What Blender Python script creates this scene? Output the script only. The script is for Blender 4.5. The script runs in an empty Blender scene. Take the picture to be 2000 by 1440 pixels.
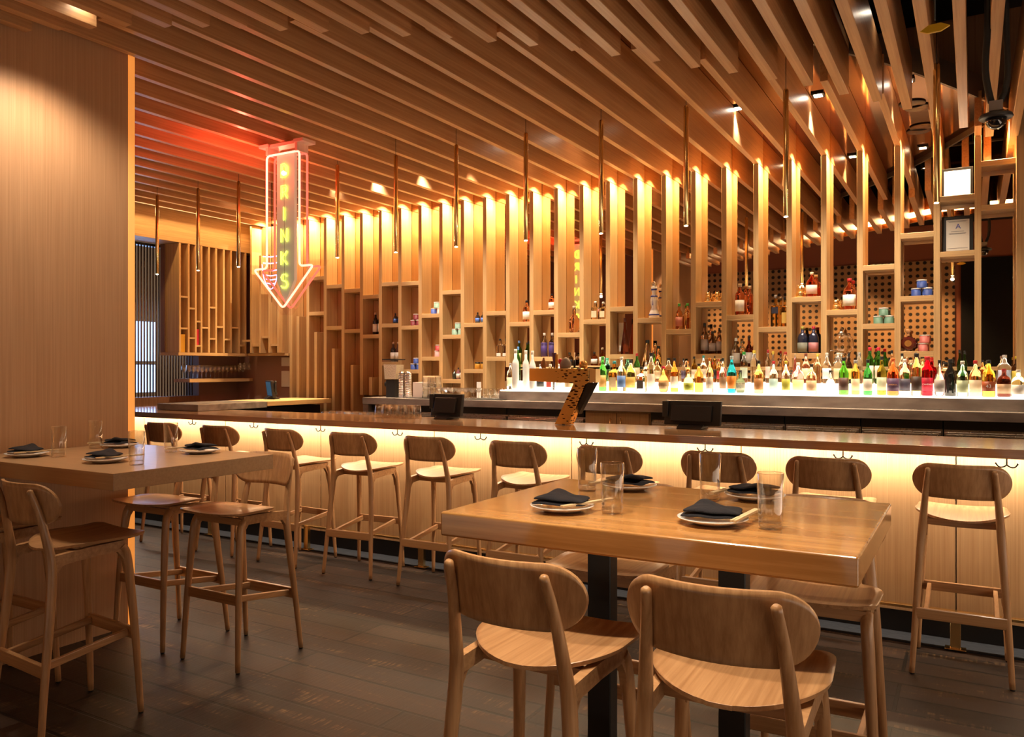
import bpy, bmesh, math, random
from mathutils import Vector, Matrix
random.seed(7)
S = bpy.context.scene
C = S.collection
PI = math.pi
R = math.radians
# ---------------------------------------------------------------- camera
CAMZ = 1.5
YAW = R(30)
cam_d = bpy.data.cameras.new('camera')
cam_d.sensor_width = 36; cam_d.lens = 36 * 1559.0 / 2000
cam_d.clip_start = .02; cam_d.clip_end = 100
cam = bpy.data.objects.new('camera', cam_d); C.objects.link(cam)
cam.location = (0, 0, CAMZ); cam.rotation_euler = (PI / 2, 0, YAW)
S.camera = cam
# ---------------------------------------------------------------- world, exposure
S.view_settings.view_transform = 'Standard'; S.view_settings.look = 'None'
S.view_settings.gamma = 1; S.view_settings.use_curve_mapping = False
S.view_settings.exposure = 0.38
W = bpy.data.worlds.new('room_air'); S.world = W; W.use_nodes = True
W.node_tree.nodes['Background'].inputs[0].default_value = (1, .62, .36, 1)
W.node_tree.nodes['Background'].inputs[1].default_value = .12
WARM = (1, .56, .24); WARM2 = (1, .68, .40); NEUT = (1, .80, .60)

def area(name, loc, rot, sx, sy, power, col=WARM, spread=None):
    l = bpy.data.lights.new(name, 'AREA'); l.shape = 'RECTANGLE'; l.size = sx; l.size_y = sy
    l.energy = power; l.color = col
    if spread: l.spread = spread
    o = bpy.data.objects.new(name, l); C.objects.link(o); o.location = loc; o.rotation_euler = rot
    return o
def spot(name, loc, target, power, col=WARM2, angle=60, blend=.6, rad=.04):
    l = bpy.data.lights.new(name, 'SPOT'); l.energy = power; l.color = col
    l.spot_size = R(angle); l.spot_blend = blend; l.shadow_soft_size = rad
    o = bpy.data.objects.new(name, l); C.objects.link(o); o.location = loc
    d = Vector(target) - Vector(loc); o.rotation_euler = d.to_track_quat('-Z', 'Y').to_euler()
    return o
def point(name, loc, power, col, rad=.05):
    l = bpy.data.lights.new(name, 'POINT'); l.energy = power; l.color = col; l.shadow_soft_size = rad
    o = bpy.data.objects.new(name, l); C.objects.link(o); o.location = loc
    return o
# light strip under the counter, small spots over every shelving bay, soffit cove
area('under_counter_light', (-3.2, 4.93, 1.026), (R(12), 0, 0), 9.6, .03, 54, (1, .82, .62))
for k in range(-6, 23):
    spot('bay_spot_beam', (7.10 * (-.863 + .0393 * k) + .165, 7.14, 3.42), (7.10 * (-.863 + .0393 * k) + .165, 7.05, 0), 88, (1, .69, .37), 118, 1, 0)
area('end_wall_cove_light', (-7.85, 6.0, 3.27), (0, R(-20), 0), .04, 2.2, 12, (1, .58, .24))
# ceiling downlights of the room
for x, y, tx, ty, pw, an in ((-.95, 2.25, -.8, 2.3, 100, 54), (-.42, 1.60, -.48, 1.70, 115, 46), (-1.05, 1.56, -1.03, 1.68, 105, 46),
                        (-3.2, 2.1, -3.25, 2.5, 34, 56), (.1, 3.6, .2, 3.6, 40, 70), (-2.2, 3.4, -2.3, 3.3, 44, 75), (-3.80, 2.25, -4.22, 2.38, 66, 125),
                        (-4.6, 3.9, -4.4, 3.9, 16, 60), (-2.75, 2.9, -2.9, 3.1, 30, 40), (.5, 5.2, .2, 4.6, 20, 70), (-5.2, 3.9, -5.2, 4.2, 16, 70)):
    spot('ceiling_downlight_beam', (x, y, 3.2), (tx, ty, 0), pw, (1, .79, .58), an, .7, .05)
for k in range(12):
    x = -.4 - .6 * k
    spot('square_downlight_beam', (x, 6.3, 3.5), (x, 7.0, 1.2), 95, (1, .82, .64), 74, .9, .02)
for x in (-4.6, -3.3, -2.0, -.8):
    spot('panel_wash_beam', (x, -1.6, 3.3), (x, -2.95, 1.7), 90, (1, .70, .40), 80, .8, .04)
# unseen fill lamps added for brightness: low behind the camera, and at right
area('low_rear_fill', (-1.5, -2.4, .25), (R(158), 0, 0), 7.0, .9, 20, (1, .76, .56))
area('right_side_fill', (2.1, 2.2, 1.0), (0, R(116), 0), 1.2, 5.0, 42, (1, .76, .56))
point('neon_red_glow', (-4.95, 4.35, 3.12), 11, (1, .09, .05), .02)
point('neon_red_glow', (-5.1, 4.9, 3.05), 11, (1, .09, .05), .02)
area('street_daylight', (-10.6, 6.6, 1.9), (0, R(-90), 0), 1.6, 2.2, 30, (.35, .55, 1))

# ---------------------------------------------------------------- pixel rays (photo 2000x1440) to points on real planes
def ray(px, py=720):
    u, v = px - 1000, 720 - py
    return (-.5 * 1559 + .866 * u, .866 * 1559 + .5 * u, v)
def XatY(px, Y):
    a = ray(px); return Y * a[0] / a[1]
def ZatY(px, py, Y):
    a = ray(px, py); return CAMZ + Y * a[2] / a[1]
def mpp(px, Y):           # metres per photo pixel upright at plane Y
    return Y / ray(px)[1]

# ---------------------------------------------------------------- materials
def nodes(name):
    m = bpy.data.materials.new(name); m.use_nodes = True
    nt = m.node_tree; return m, nt, nt.nodes['Principled BSDF']
def mat(name, col, rough=.5, metal=0, emit=None, es=1, trans=0, ior=1.45, coat=0, bump=0, bscale=60):
    m, nt, b = nodes(name)
    b.inputs['Base Color'].default_value = (*col, 1); b.inputs['Roughness'].default_value = rough
    b.inputs['Metallic'].default_value = metal; b.inputs['Transmission Weight'].default_value = trans
    b.inputs['IOR'].default_value = ior; b.inputs['Coat Weight'].default_value = coat
    if emit:
        b.inputs['Emission Color'].default_value = (*emit, 1); b.inputs['Emission Strength'].default_value = es
    tc = nt.nodes.new('ShaderNodeTexCoord'); n = nt.nodes.new('ShaderNodeTexNoise'); n.inputs['Scale'].default_value = bscale
    nt.links.new(tc.outputs['Object'], n.inputs['Vector'])
    if bump:
        bp = nt.nodes.new('ShaderNodeBump'); bp.inputs['Strength'].default_value = bump; bp.inputs['Distance'].default_value = .01
        nt.links.new(n.outputs['Fac'], bp.inputs['Height']); nt.links.new(bp.outputs[0], b.inputs['Normal'])
    elif not trans:
        mr = nt.nodes.new('ShaderNodeMapRange'); mr.inputs['To Min'].default_value = max(0, rough - .04); mr.inputs['To Max'].default_value = min(1, rough + .05)
        nt.links.new(n.outputs['Fac'], mr.inputs['Value']); nt.links.new(mr.outputs[0], b.inputs['Roughness'])
    return m
def wood(name, c1, c2, axis='Z', fine=70, rough=.42, coat=0, figure=3, spec=.5, bump=.05, fig=.18):
    m, nt, b = nodes(name)
    tc = nt.nodes.new('ShaderNodeTexCoord'); mp = nt.nodes.new('ShaderNodeMapping')
    s = {'X': (1.2, fine, fine), 'Y': (fine, 1.2, fine), 'Z': (fine, fine, 1.2)}[axis]
    mp.inputs['Scale'].default_value = s
    nt.links.new(tc.outputs['Object'], mp.inputs['Vector'])
    n = nt.nodes.new('ShaderNodeTexNoise'); n.inputs['Scale'].default_value = 1; n.inputs['Detail'].default_value = 5; n.inputs['Roughness'].default_value = .65
    nt.links.new(mp.outputs[0], n.inputs['Vector'])
    mp2 = nt.nodes.new('ShaderNodeMapping'); mp2.inputs['Scale'].default_value = tuple(v * figure / fine if v > 2 else .5 for v in s)
    nt.links.new(tc.outputs['Object'], mp2.inputs['Vector'])
    n2 = nt.nodes.new('ShaderNodeTexNoise'); n2.inputs['Scale'].default_value = 2.2; n2.inputs['Detail'].default_value = 3; n2.inputs['Distortion'].default_value = .6
    nt.links.new(mp2.outputs[0], n2.inputs['Vector'])
    ad = nt.nodes.new('ShaderNodeMath'); ad.operation = 'MULTIPLY_ADD'; ad.inputs[1].default_value = 1 - fig
    ad2 = nt.nodes.new('ShaderNodeMath'); ad2.operation = 'MULTIPLY'; ad2.inputs[1].default_value = fig
    nt.links.new(n2.outputs['Fac'], ad2.inputs[0]); nt.links.new(n.outputs['Fac'], ad.inputs[0]); nt.links.new(ad2.outputs[0], ad.inputs[2])
    cr = nt.nodes.new('ShaderNodeValToRGB'); cr.color_ramp.elements[0].position = .36; cr.color_ramp.elements[1].position = .62
    cr.color_ramp.elements[0].color = (*c1, 1); cr.color_ramp.elements[1].color = (*c2, 1)
    nt.links.new(ad.outputs[0], cr.inputs[0]); nt.links.new(cr.outputs[0], b.inputs['Base Color'])
    b.inputs['Roughness'].default_value = rough; b.inputs['Coat Weight'].default_value = coat; b.inputs['Coat Roughness'].default_value = .12
    b.inputs['Specular IOR Level'].default_value = spec
    bp = nt.nodes.new('ShaderNodeBump'); bp.inputs['Strength'].default_value = bump; bp.inputs['Distance'].default_value = .004
    nt.links.new(n.outputs['Fac'], bp.inputs['Height']); nt.links.new(bp.outputs[0], b.inputs['Normal'])
    return m
OAK1, OAK2 = (.45, .275, .115), (.62, .415, .19)
M = {}
for a in 'XYZ': M['oak' + a] = wood('pale_oak_veneer_' + a, OAK1, OAK2, a, 90)
for a in 'XYZ': M['stool' + a] = wood('stool_oak_' + a, (.36, .18, .072), (.54, .305, .14), a, 60, .34, .15)
M['tableX'] = wood('solid_oak_top', (.42, .19, .05), (.68, .36, .12), 'X', 38, .2, .6, 7, fig=.5)
M['laminateX'] = wood('oak_laminate_top', (.42, .25, .12), (.50, .31, .16), 'X', 90, .28, .2)
M['barX'] = wood('bar_top_oak', (.26, .14, .075), (.36, .205, .11), 'X', 80, .16, .5)
M['panelZ'] = wood('bar_panel_veneer', (.44, .25, .11), (.56, .35, .17), 'Z', 110, .4)
M['partZ'] = wood('partition_veneer', (.40, .225, .115), (.50, .30, .165), 'Z', 120, .45)
M['boardY'] = wood('ceiling_board_veneer', (.38, .19, .078), (.53, .30, .14), 'Y', 70, .35)
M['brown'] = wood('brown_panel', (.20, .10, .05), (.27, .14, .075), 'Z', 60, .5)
M['black'] = mat('black_steel', (.012, .011, .011), .38)
M['blackp'] = mat('black_plastic', (.02, .02, .022), .42)
M['rubber'] = mat('black_rubber', (.01, .01, .01), .7)
M['dark'] = mat('black_void_paint', (.006, .006, .006), .8)
M['kick'] = mat('black_kick', (.008, .007, .007), .5)
M['brass'] = mat('polished_brass', (.95, .70, .32), .2, 1)
M['steel'] = mat('brushed_steel', (.50, .48, .47), .28, 1)
M['chrome'] = mat('chrome', (.8, .8, .8), .08, 1)
M['grey'] = mat('grey_metal', (.16, .14, .13), .45)
M['white'] = mat('white_ceramic', (.82, .80, .77), .2, coat=.4)
M['paper'] = mat('white_paper', (.80, .77, .72), .7)
M['cloth'] = mat('black_napkin_cloth', (.018, .017, .022), .9, bump=.5, bscale=500)
M['pale'] = mat('pale_chopstick_wood', (.80, .62, .36), .6)
M['glass'] = mat('clear_glass', (1, .99, .97), .01, 0, trans=1, ior=1.45)
def thin_glass(name, tint=(1, 1, 1), base=.06, edge=.85):
    m = bpy.data.materials.new(name); m.use_nodes = True; nt = m.node_tree; nt.nodes.remove(nt.nodes['Principled BSDF'])
    tr = nt.nodes.new('ShaderNodeBsdfTransparent'); tr.inputs[0].default_value = (*tint, 1)
    gl = nt.nodes.new('ShaderNodeBsdfGlossy'); gl.inputs['Roughness'].default_value = .03; gl.inputs[0].default_value = (.95, .93, .9, 1)
    lw = nt.nodes.new('ShaderNodeLayerWeight'); lw.inputs[0].default_value = .5
    pw = nt.nodes.new('ShaderNodeMath'); pw.operation = 'POWER'; pw.inputs[1].default_value = 2.0; nt.links.new(lw.outputs['Facing'], pw.inputs[0])
    mr = nt.nodes.new('ShaderNodeMapRange'); mr.inputs['To Min'].default_value = base; mr.inputs['To Max'].default_value = edge; nt.links.new(pw.outputs[0], mr.inputs['Value'])
    mx = nt.nodes.new('ShaderNodeMixShader'); nt.links.new(mr.outputs[0], mx.inputs[0]); nt.links.new(tr.outputs[0], mx.inputs[1]); nt.links.new(gl.outputs[0], mx.inputs[2])
    nt.links.new(mx.outputs[0], nt.nodes['Material Output'].inputs['Surface']); return m
M['thin'] = thin_glass('thin_clear_glass', (.97, .965, .95))
M['bright'] = thin_glass('clear_bar_glass', (.97, .965, .95), .14, 1.0)
M['acryl'] = thin_glass('clear_acrylic_sheet', (.99, .95, .95), .0, .22)
M['strip'] = mat('warm_light_strip', (.9, .8, .6), .5, emit=(1, .80, .56), es=10)
M['cove'] = mat('cove_light_tape', (.9, .8, .6), .5, emit=(1, .70, .40), es=15)
M['lens'] = mat('lamp_lens', (.9, .9, .9), .4, emit=(1, .86, .66), es=25)
M['edge'] = mat('amber_edge_painted_glow', (.8, .5, .2), .5, emit=(1, .32, .05), es=.5)  # emission stands in for light caught on the partition end
M['step'] = mat('backlit_bottle_step', (.9, .9, .88), .4, emit=(1, .88, .70), es=1.9)
M['reardim'] = mat('red_neon_behind', (.9, .3, .25), .4, emit=(1, .14, .09), es=1.1)
M['redcore'] = mat('red_neon_core', (1, .6, .5), .4, emit=(1, .20, .14), es=3.6)
M['yellow'] = mat('yellow_neon', (.8, .9, .2), .4, emit=(.80, 1, .06), es=4)
M['blue'] = mat('blue_reflection_glow', (.3, .4, 1), .4, emit=(.25, .35, 1), es=4)  # glow for the blue reflection behind the arrow
M['window'] = mat('daylit_blind', (.5, .6, .8), .5, emit=(.42, .62, 1), es=1.7)
M['screen'] = mat('dim_screen', (.02, .05, .08), .2, emit=(.05, .2, .35), es=.25)
M['peach'] = mat('terracotta_plaster', (.55, .20, .11), .8)
M['pinkwall'] = mat('rosy_brown_plaster', (.34, .19, .135), .7)
# bronze mirror
m, nt, b = nodes('bronze_mirror'); b.inputs['Metallic'].default_value = 1; b.inputs['Roughness'].default_value = .012
b.inputs['Base Color'].default_value = (.86, .68, .50, 1); M['mirror'] = m
m, nt, b = nodes('copper_ceiling_panel'); b.inputs['Metallic'].default_value = 1; b.inputs['Roughness'].default_value = .10
b.inputs['Base Color'].default_value = (.42, .20, .07, 1); M['copper'] = m
def concrete():
    m, nt, b = nodes('polished_zinc_counter')
    tc = nt.nodes.new('ShaderNodeTexCoord'); n = nt.nodes.new('ShaderNodeTexNoise'); n.inputs['Scale'].default_value = 4; n.inputs['Detail'].default_value = 6
    mp = nt.nodes.new('ShaderNodeMapping'); mp.inputs['Scale'].default_value = (1, 3, 3)
    nt.links.new(tc.outputs['Object'], mp.inputs['Vector']); nt.links.new(mp.outputs[0], n.inputs['Vector'])
    cr = nt.nodes.new('ShaderNodeValToRGB'); cr.color_ramp.elements[0].position = .35; cr.color_ramp.elements[1].position = .7
    cr.color_ramp.elements[0].color = (.24, .21, .19, 1); cr.color_ramp.elements[1].color = (.42, .38, .35, 1)
    nt.links.new(n.outputs['Fac'], cr.inputs[0]); nt.links.new(cr.outputs[0], b.inputs['Base Color'])
    b.inputs['Metallic'].default_value = .35; b.inputs['Roughness'].default_value = .25
    return m
M['zinc'] = concrete()
def floor_mat():
    m, nt, b = nodes('worn_dark_plank_floor')
    tc = nt.nodes.new('ShaderNodeTexCoord'); mp = nt.nodes.new('ShaderNodeMapping'); mp.inputs['Location'].default_value = (.3, .06, 0)
    br = nt.nodes.new('ShaderNodeTexBrick'); br.offset = .37; br.offset_frequency = 3
    br.inputs['Scale'].default_value = 1; br.inputs['Brick Width'].default_value = 1.35; br.inputs['Row Height'].default_value = .178
    br.inputs['Mortar Size'].default_value = .009; br.inputs['Mortar Smooth'].default_value = .2; br.inputs['Bias'].default_value = -.1
    br.inputs['Color1'].default_value = (.018, .011, .008, 1); br.inputs['Color2'].default_value = (.060, .036, .025, 1); br.inputs['Mortar'].default_value = (.004, .003, .002, 1)
    nt.links.new(tc.outputs['Object'], mp.inputs['Vector']); nt.links.new(mp.outputs[0], br.inputs['Vector'])
    # saw marks across each plank, worn golden patches
    mp2 = nt.nodes.new('ShaderNodeMapping'); mp2.inputs['Scale'].default_value = (60, 4.5, 1)
    nt.links.new(tc.outputs['Object'], mp2.inputs['Vector'])
    n = nt.nodes.new('ShaderNodeTexNoise'); n.inputs['Scale'].default_value = 1; n.inputs['Detail'].default_value = 4; n.inputs['Distortion'].default_value = .4
    nt.links.new(mp2.outputs[0], n.inputs['Vector'])
    mp3 = nt.nodes.new('ShaderNodeMapping'); mp3.inputs['Scale'].default_value = (1.1, 5.6, 1)
    nt.links.new(tc.outputs['Object'], mp3.inputs['Vector'])
    n3 = nt.nodes.new('ShaderNodeTexNoise'); n3.inputs['Scale'].default_value = 1.6; n3.inputs['Detail'].default_value = 5; n3.inputs['Roughness'].default_value = .7
    nt.links.new(mp3.outputs[0], n3.inputs['Vector'])
    r1 = nt.nodes.new('ShaderNodeMapRange'); r1.inputs['From Min'].default_value = .47; r1.inputs['From Max'].default_value = .62
    nt.links.new(n.outputs['Fac'], r1.inputs['Value'])
    r2 = nt.nodes.new('ShaderNodeMapRange'); r2.inputs['From Min'].default_value = .54; r2.inputs['From Max'].default_value = .72
    nt.links.new(n3.outputs['Fac'], r2.inputs['Value'])
    mu = nt.nodes.new('ShaderNodeMath'); mu.operation = 'MULTIPLY'
    nt.links.new(r1.outputs[0], mu.inputs[0]); nt.links.new(r2.outputs[0], mu.inputs[1])
    mx = nt.nodes.new('ShaderNodeMix'); mx.data_type = 'RGBA'
    nt.links.new(mu.outputs[0], mx.inputs[0]); nt.links.new(br.outputs['Color'], mx.inputs[6]); mx.inputs[7].default_value = (.22, .135, .065, 1)
    mn = nt.nodes.new('ShaderNodeMix'); mn.data_type = 'RGBA'; mn.blend_type = 'MULTIPLY'; mn.inputs[0].default_value = .8
    cr = nt.nodes.new('ShaderNodeValToRGB'); cr.color_ramp.elements[0].color = (.45, .45, .47, 1); cr.color_ramp.elements[1].color = (1.25, 1.2, 1.1, 1)
    cr.color_ramp.elements[0].position = .35; cr.color_ramp.elements[1].position = .65
    nt.links.new(n3.outputs['Fac'], cr.inputs[0]); nt.links.new(mx.outputs[2], mn.inputs[6]); nt.links.new(cr.outputs[0], mn.inputs[7])
    nt.links.new(mn.outputs[2], b.inputs['Base Color'])
    rr = nt.nodes.new('ShaderNodeMapRange'); b.inputs['Specular IOR Level'].default_value = .35; rr.inputs['To Min'].default_value = .36; rr.inputs['To Max'].default_value = .6
    nt.links.new(n3.outputs['Fac'], rr.inputs['Value']); nt.links.new(rr.outputs[0], b.inputs['Roughness'])
    ma = nt.nodes.new('ShaderNodeMath'); ma.operation = 'MULTIPLY_ADD'; ma.inputs[1].default_value = -1.5
    nt.links.new(br.outputs['Fac'], ma.inputs[0]); nt.links.new(n.outputs['Fac'], ma.inputs[2])
    bp = nt.nodes.new('ShaderNodeBump'); bp.inputs['Strength'].default_value = .35; bp.inputs['Distance'].default_value = .004
    nt.links.new(ma.outputs[0], bp.inputs['Height']); nt.links.new(bp.outputs[0], b.inputs['Normal'])
    return m
M['floor'] = floor_mat()
def perf_mat():       # wooden panel with a grid of black round holes
    m, nt, b = nodes('perforated_wood_panel')
    tc = nt.nodes.new('ShaderNodeTexCoord'); mp = nt.nodes.new('ShaderNodeMapping'); mp.inputs['Scale'].default_value = (8, 8, 8)
    nt.links.new(tc.outputs['Object'], mp.inputs['Vector'])
    sp = nt.nodes.new('ShaderNodeSeparateXYZ'); nt.links.new(mp.outputs[0], sp.inputs[0])
    def fr(o):
        f = nt.nodes.new('ShaderNodeMath'); f.operation = 'FRACT'; nt.links.new(o, f.inputs[0])
        s = nt.nodes.new('ShaderNodeMath'); s.operation = 'SUBTRACT'; s.inputs[1].default_value = .5; nt.links.new(f.outputs[0], s.inputs[0])
        p = nt.nodes.new('ShaderNodeMath'); p.operation = 'POWER'; p.inputs[1].default_value = 2; nt.links.new(s.outputs[0], p.inputs[0]); return p
    a, c = fr(sp.outputs['X']), fr(sp.outputs['Z'])
    ad = nt.nodes.new('ShaderNodeMath'); nt.links.new(a.outputs[0], ad.inputs[0]); nt.links.new(c.outputs[0], ad.inputs[1])
    gt = nt.nodes.new('ShaderNodeMath'); gt.operation = 'GREATER_THAN'; gt.inputs[1].default_value = .075; nt.links.new(ad.outputs[0], gt.inputs[0])
    mx = nt.nodes.new('ShaderNodeMix'); mx.data_type = 'RGBA'; nt.links.new(gt.outputs[0], mx.inputs[0])
    mx.inputs[6].default_value = (.01, .006, .004, 1); mx.inputs[7].default_value = (.62, .36, .16, 1)
    nt.links.new(mx.outputs[2], b.inputs['Base Color']); b.inputs['Roughness'].default_value = .5
    return m
M['perf'] = perf_mat()
def tower_mat():      # brass cut through with leaf shaped slots
    m, nt, b = nodes('cut_out_brass')
    tc = nt.nodes.new('ShaderNodeTexCoord'); mp = nt.nodes.new('ShaderNodeMapping'); mp.inputs['Rotation'].default_value = (0, R(28), 0); mp.inputs['Scale'].default_value = (22, 22, 62)
    nt.links.new(tc.outputs['Object'], mp.inputs['Vector'])
    v = nt.nodes.new('ShaderNodeTexVoronoi'); v.inputs['Scale'].default_value = 1; v.inputs['Randomness'].default_value = .55; nt.links.new(mp.outputs[0], v.inputs['Vector'])
    sp = nt.nodes.new('ShaderNodeSeparateXYZ'); nt.links.new(tc.outputs['Object'], sp.inputs[0])
    th = nt.nodes.new('ShaderNodeMapRange'); th.inputs['From Min'].default_value = -.12; th.inputs['From Max'].default_value = .03; th.inputs['To Min'].default_value = 0; th.inputs['To Max'].default_value = .36
    nt.links.new(sp.outputs['X'], th.inputs['Value'])
    gt = nt.nodes.new('ShaderNodeMath'); gt.operation = 'GREATER_THAN'; nt.links.new(v.outputs['Distance'], gt.inputs[0]); nt.links.new(th.outputs[0], gt.inputs[1])
    mx = nt.nodes.new('ShaderNodeMix'); mx.data_type = 'RGBA'; nt.links.new(gt.outputs[0], mx.inputs[0])
    mx.inputs[6].default_value = (.05, .02, .01, 1); mx.inputs[7].default_value = (.88, .56, .18, 1)
    nt.links.new(mx.outputs[2], b.inputs['Base Color']); b.inputs['Metallic'].default_value = .9; b.inputs['Roughness'].default_value = .2
    return m
M['tower'] = tower_mat()
_cc = {}
def col_mat(c, kind='paint'):
    k = (tuple(round(v, 3) for v in c), kind)
    if k not in _cc:
        if kind == 'glass': _cc[k] = mat('tinted_glass', c, .02, trans=1, ior=1.36)
        elif kind == 'foil': _cc[k] = mat('foil', c, .25, .6)
        else: _cc[k] = mat('painted_label', c, .5)
    return _cc[k]

# ---------------------------------------------------------------- mesh helpers
def box(bm, x0, x1, y0, y1, z0, z1, mi=0):
    v = [bm.verts.new(p) for p in ((x0, y0, z0), (x1, y0, z0), (x1, y1, z0), (x0, y1, z0), (x0, y0, z1), (x1, y0, z1), (x1, y1, z1), (x0, y1, z1))]
    for f in ((0, 3, 2, 1), (4, 5, 6, 7), (0, 1, 5, 4), (1, 2, 6, 5), (2, 3, 7, 6), (3, 0, 4, 7)):
        q = bm.faces.new([v[i] for i in f]); q.material_index = mi
    return v
def ring_skin(bm, rings, close=True, caps=True, smooth=True):
    vs = [[bm.verts.new(p) for p in r] for r in rings]
    n = len(rings[0])
    for a, b in zip(vs[:-1], vs[1:]):
        for i in range(n if close else n - 1):
            f = bm.faces.new((a[i], a[(i + 1) % n], b[(i + 1) % n], b[i])); f.smooth = smooth
    if caps:
        bm.faces.new(vs[0][::-1]); bm.faces.new(vs[-1])
    return vs
def tube(bm, pts, rad, n=10, ey=1.0, up=(0, 0, 1), square=False, smooth=True):
    pts = [Vector(p) for p in pts]; rings = []
    if not hasattr(rad, '__len__'): rad = [rad] * len(pts)
    for i, p in enumerate(pts):
        if i == 0: t = pts[1] - p
        elif i == len(pts) - 1: t = p - pts[-2]
        else: t = (pts[i + 1] - p).normalized() + (p - pts[i - 1]).normalized()
        t.normalize(); u = Vector(up)
        if abs(t.dot(u)) > .95: u = Vector((0, 1, 0))
        s = t.cross(u).normalized(); w = s.cross(t).normalized()
        r = rad[i]
        if square: rings.append([p + s * r * a + w * r * ey * c for a, c in ((-1, -1), (1, -1), (1, 1), (-1, 1))])
        else: rings.append([p + s * r * math.cos(2 * PI * k / n) + w * r * ey * math.sin(2 * PI * k / n) for k in range(n)])
    ring_skin(bm, rings, smooth=smooth and not square)
def smooth_path(pts, k=6):
    pts = [Vector(p) for p in pts]; out = []
    for i in range(len(pts) - 1):
        p0 = pts[max(0, i - 1)]; p1 = pts[i]; p2 = pts[i + 1]; p3 = pts[min(len(pts) - 1, i + 2)]
        for j in range(k):
            t = j / k
            out.append(.5 * ((2 * p1) + (p2 - p0) * t + (2 * p0 - 5 * p1 + 4 * p2 - p3) * t * t + (3 * p1 - p0 - 3 * p2 + p3) * t ** 3))
    out.append(pts[-1]); return out
def lathe(bm, prof, n=20, cx=0, cy=0, z0=0):
    rings = [[(cx + r * math.cos(2 * PI * k / n), cy + r * math.sin(2 * PI * k / n), z0 + z) for k in range(n)] for r, z in prof]
    ring_skin(bm, rings)
def prism(bm, poly, axis, a, b, mi=0):   # poly in the two other axes
    def p(u, v, w): return {'X': (w, u, v), 'Y': (u, w, v), 'Z': (u, v, w)}[axis]
    A = [bm.verts.new(p(u, v, a)) for u, v in poly]; B = [bm.verts.new(p(u, v, b)) for u, v in poly]
    n = len(poly)
    for f in [A[::-1], B] + [(A[i], A[(i + 1) % n], B[(i + 1) % n], B[i]) for i in range(n)]:
        q = bm.faces.new(f); q.material_index = mi
def obj(name, bm, m, parent=None, loc=None, bevel=0, seg=2, label=None):
    bmesh.ops.remove_doubles(bm, verts=bm.verts, dist=1e-6); bmesh.ops.recalc_face_normals(bm, faces=bm.faces)
    me = bpy.data.meshes.new(name); bm.to_mesh(me); bm.free()
    for x in (m if isinstance(m, (list, tuple)) else [m]): me.materials.append(x)
    o = bpy.data.objects.new(name, me); C.objects.link(o)
    if parent is not None: o.parent = parent
    if loc: o.location = loc
    if bevel:
        md = o.modifiers.new('edge', 'BEVEL'); md.width = bevel; md.segments = seg; md.limit_method = 'ANGLE'; md.angle_limit = R(50)
    if label: o['label'] = label
    return o
def bx(name, dims, m, parent=None, bevel=0, seg=2, label=None):
    bm = bmesh.new(); box(bm, *dims); return obj(name, bm, m, parent, None, bevel, seg, label)
def tag(o, label=None, cat=None, group=None, kind=None):
    if label: o['label'] = label
    if cat: o['category'] = cat
    if group: o['group'] = group
    if kind: o['kind'] = kind
    return o
def thing(name, label, cat, loc=(0, 0, 0), rz=0, group=None):
    o = bpy.data.objects.new(name, None); C.objects.link(o); o.location = loc; o.rotation_euler = (0, 0, rz)
    o.empty_display_size = .1
    return tag(o, label, cat, group)
def struct(name, dims, m, label=None):
    o = bx(name, dims, m); tag(o, label, None, None, 'structure'); return o
def dup(root, loc, rz=0, label=None, group=None, scale=None):
    r = root.copy(); C.objects.link(r); r.location = loc; r.rotation_euler = (0, 0, rz)
    if label: r['label'] = label
    if group: r['group'] = group
    if scale: r.scale = scale
    for ch in list(root.children):
        c = ch.copy(); C.objects.link(c); c.parent = r
        for g in list(ch.children):
            d = g.copy(); C.objects.link(d); d.parent = c
    return r
def text_mesh(name, s, size, m, parent, loc, rot=(PI / 2, 0, 0), ext=.0006, align='CENTER', sx=1):
    cu = bpy.data.curves.new(name, 'FONT'); cu.body = s; cu.size = size; cu.extrude = ext; cu.align_x = align; cu.align_y = 'CENTER'
    t = bpy.data.objects.new(name, cu); C.objects.link(t)
    dg = bpy.context.evaluated_depsgraph_get(); me = bpy.data.meshes.new_from_object(t.evaluated_get(dg))
    bpy.data.objects.remove(t); bpy.data.curves.remove(cu)
    me.materials.clear(); me.materials.append(m)
    o = bpy.data.objects.new(name, me); C.objects.link(o); o.parent = parent; o.location = loc; o.rotation_euler = rot; o.scale = (sx, 1, 1)
    return o

# ================================================================= SETTING
struct('floor', (-12, 4, -3.2, 8, -.1, 0), M['floor'])
YF, YM = 7.10, 7.29          # front of the shelving, mirror behind it
ZB, ZF, ZC = 3.29, 3.22, 3.55  # inner board bottoms, outer board bottoms, copper ceiling
PITCH = .0393 * YF
def FX(i): return YF * (-.863 + .0393 * i)
# curve where the copper ceiling starts
CV = [(x * 1.186, y * 1.186) for x, y in ((-3.54, 1.94), (-3.40, 2.0), (-3.27, 2.06), (-3.12, 2.12), (-2.98, 2.21), (-2.84, 2.29), (-2.71, 2.375), (-2.58, 2.48), (-2.44, 2.58), (-2.30, 2.68),
      (-2.16, 2.79), (-2.02, 2.905), (-1.87, 3.03), (-1.73, 3.16), (-1.59, 3.30), (-1.455, 3.45), (-1.32, 3.61), (-1.18, 3.78), (-1.04, 3.94), (-.893, 4.13), (-.753, 4.31), (-.613, 4.54), (-.472, 4.75), (-.340, 4.98), (-.208, 5.24), (-.071, 5.53), (.065, 5.82), (.20, 6.1))]
def YC(x):
    if x <= CV[0][0]: return max(1.2, CV[0][1] + (x - CV[0][0]) * .4)
    if x >= CV[-1][0]: return 7.24
    for (a, b), (c, d) in zip(CV[:-1], CV[1:]):
        if a <= x <= c: return b + (d - b) * (x - a) / (c - a)
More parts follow.
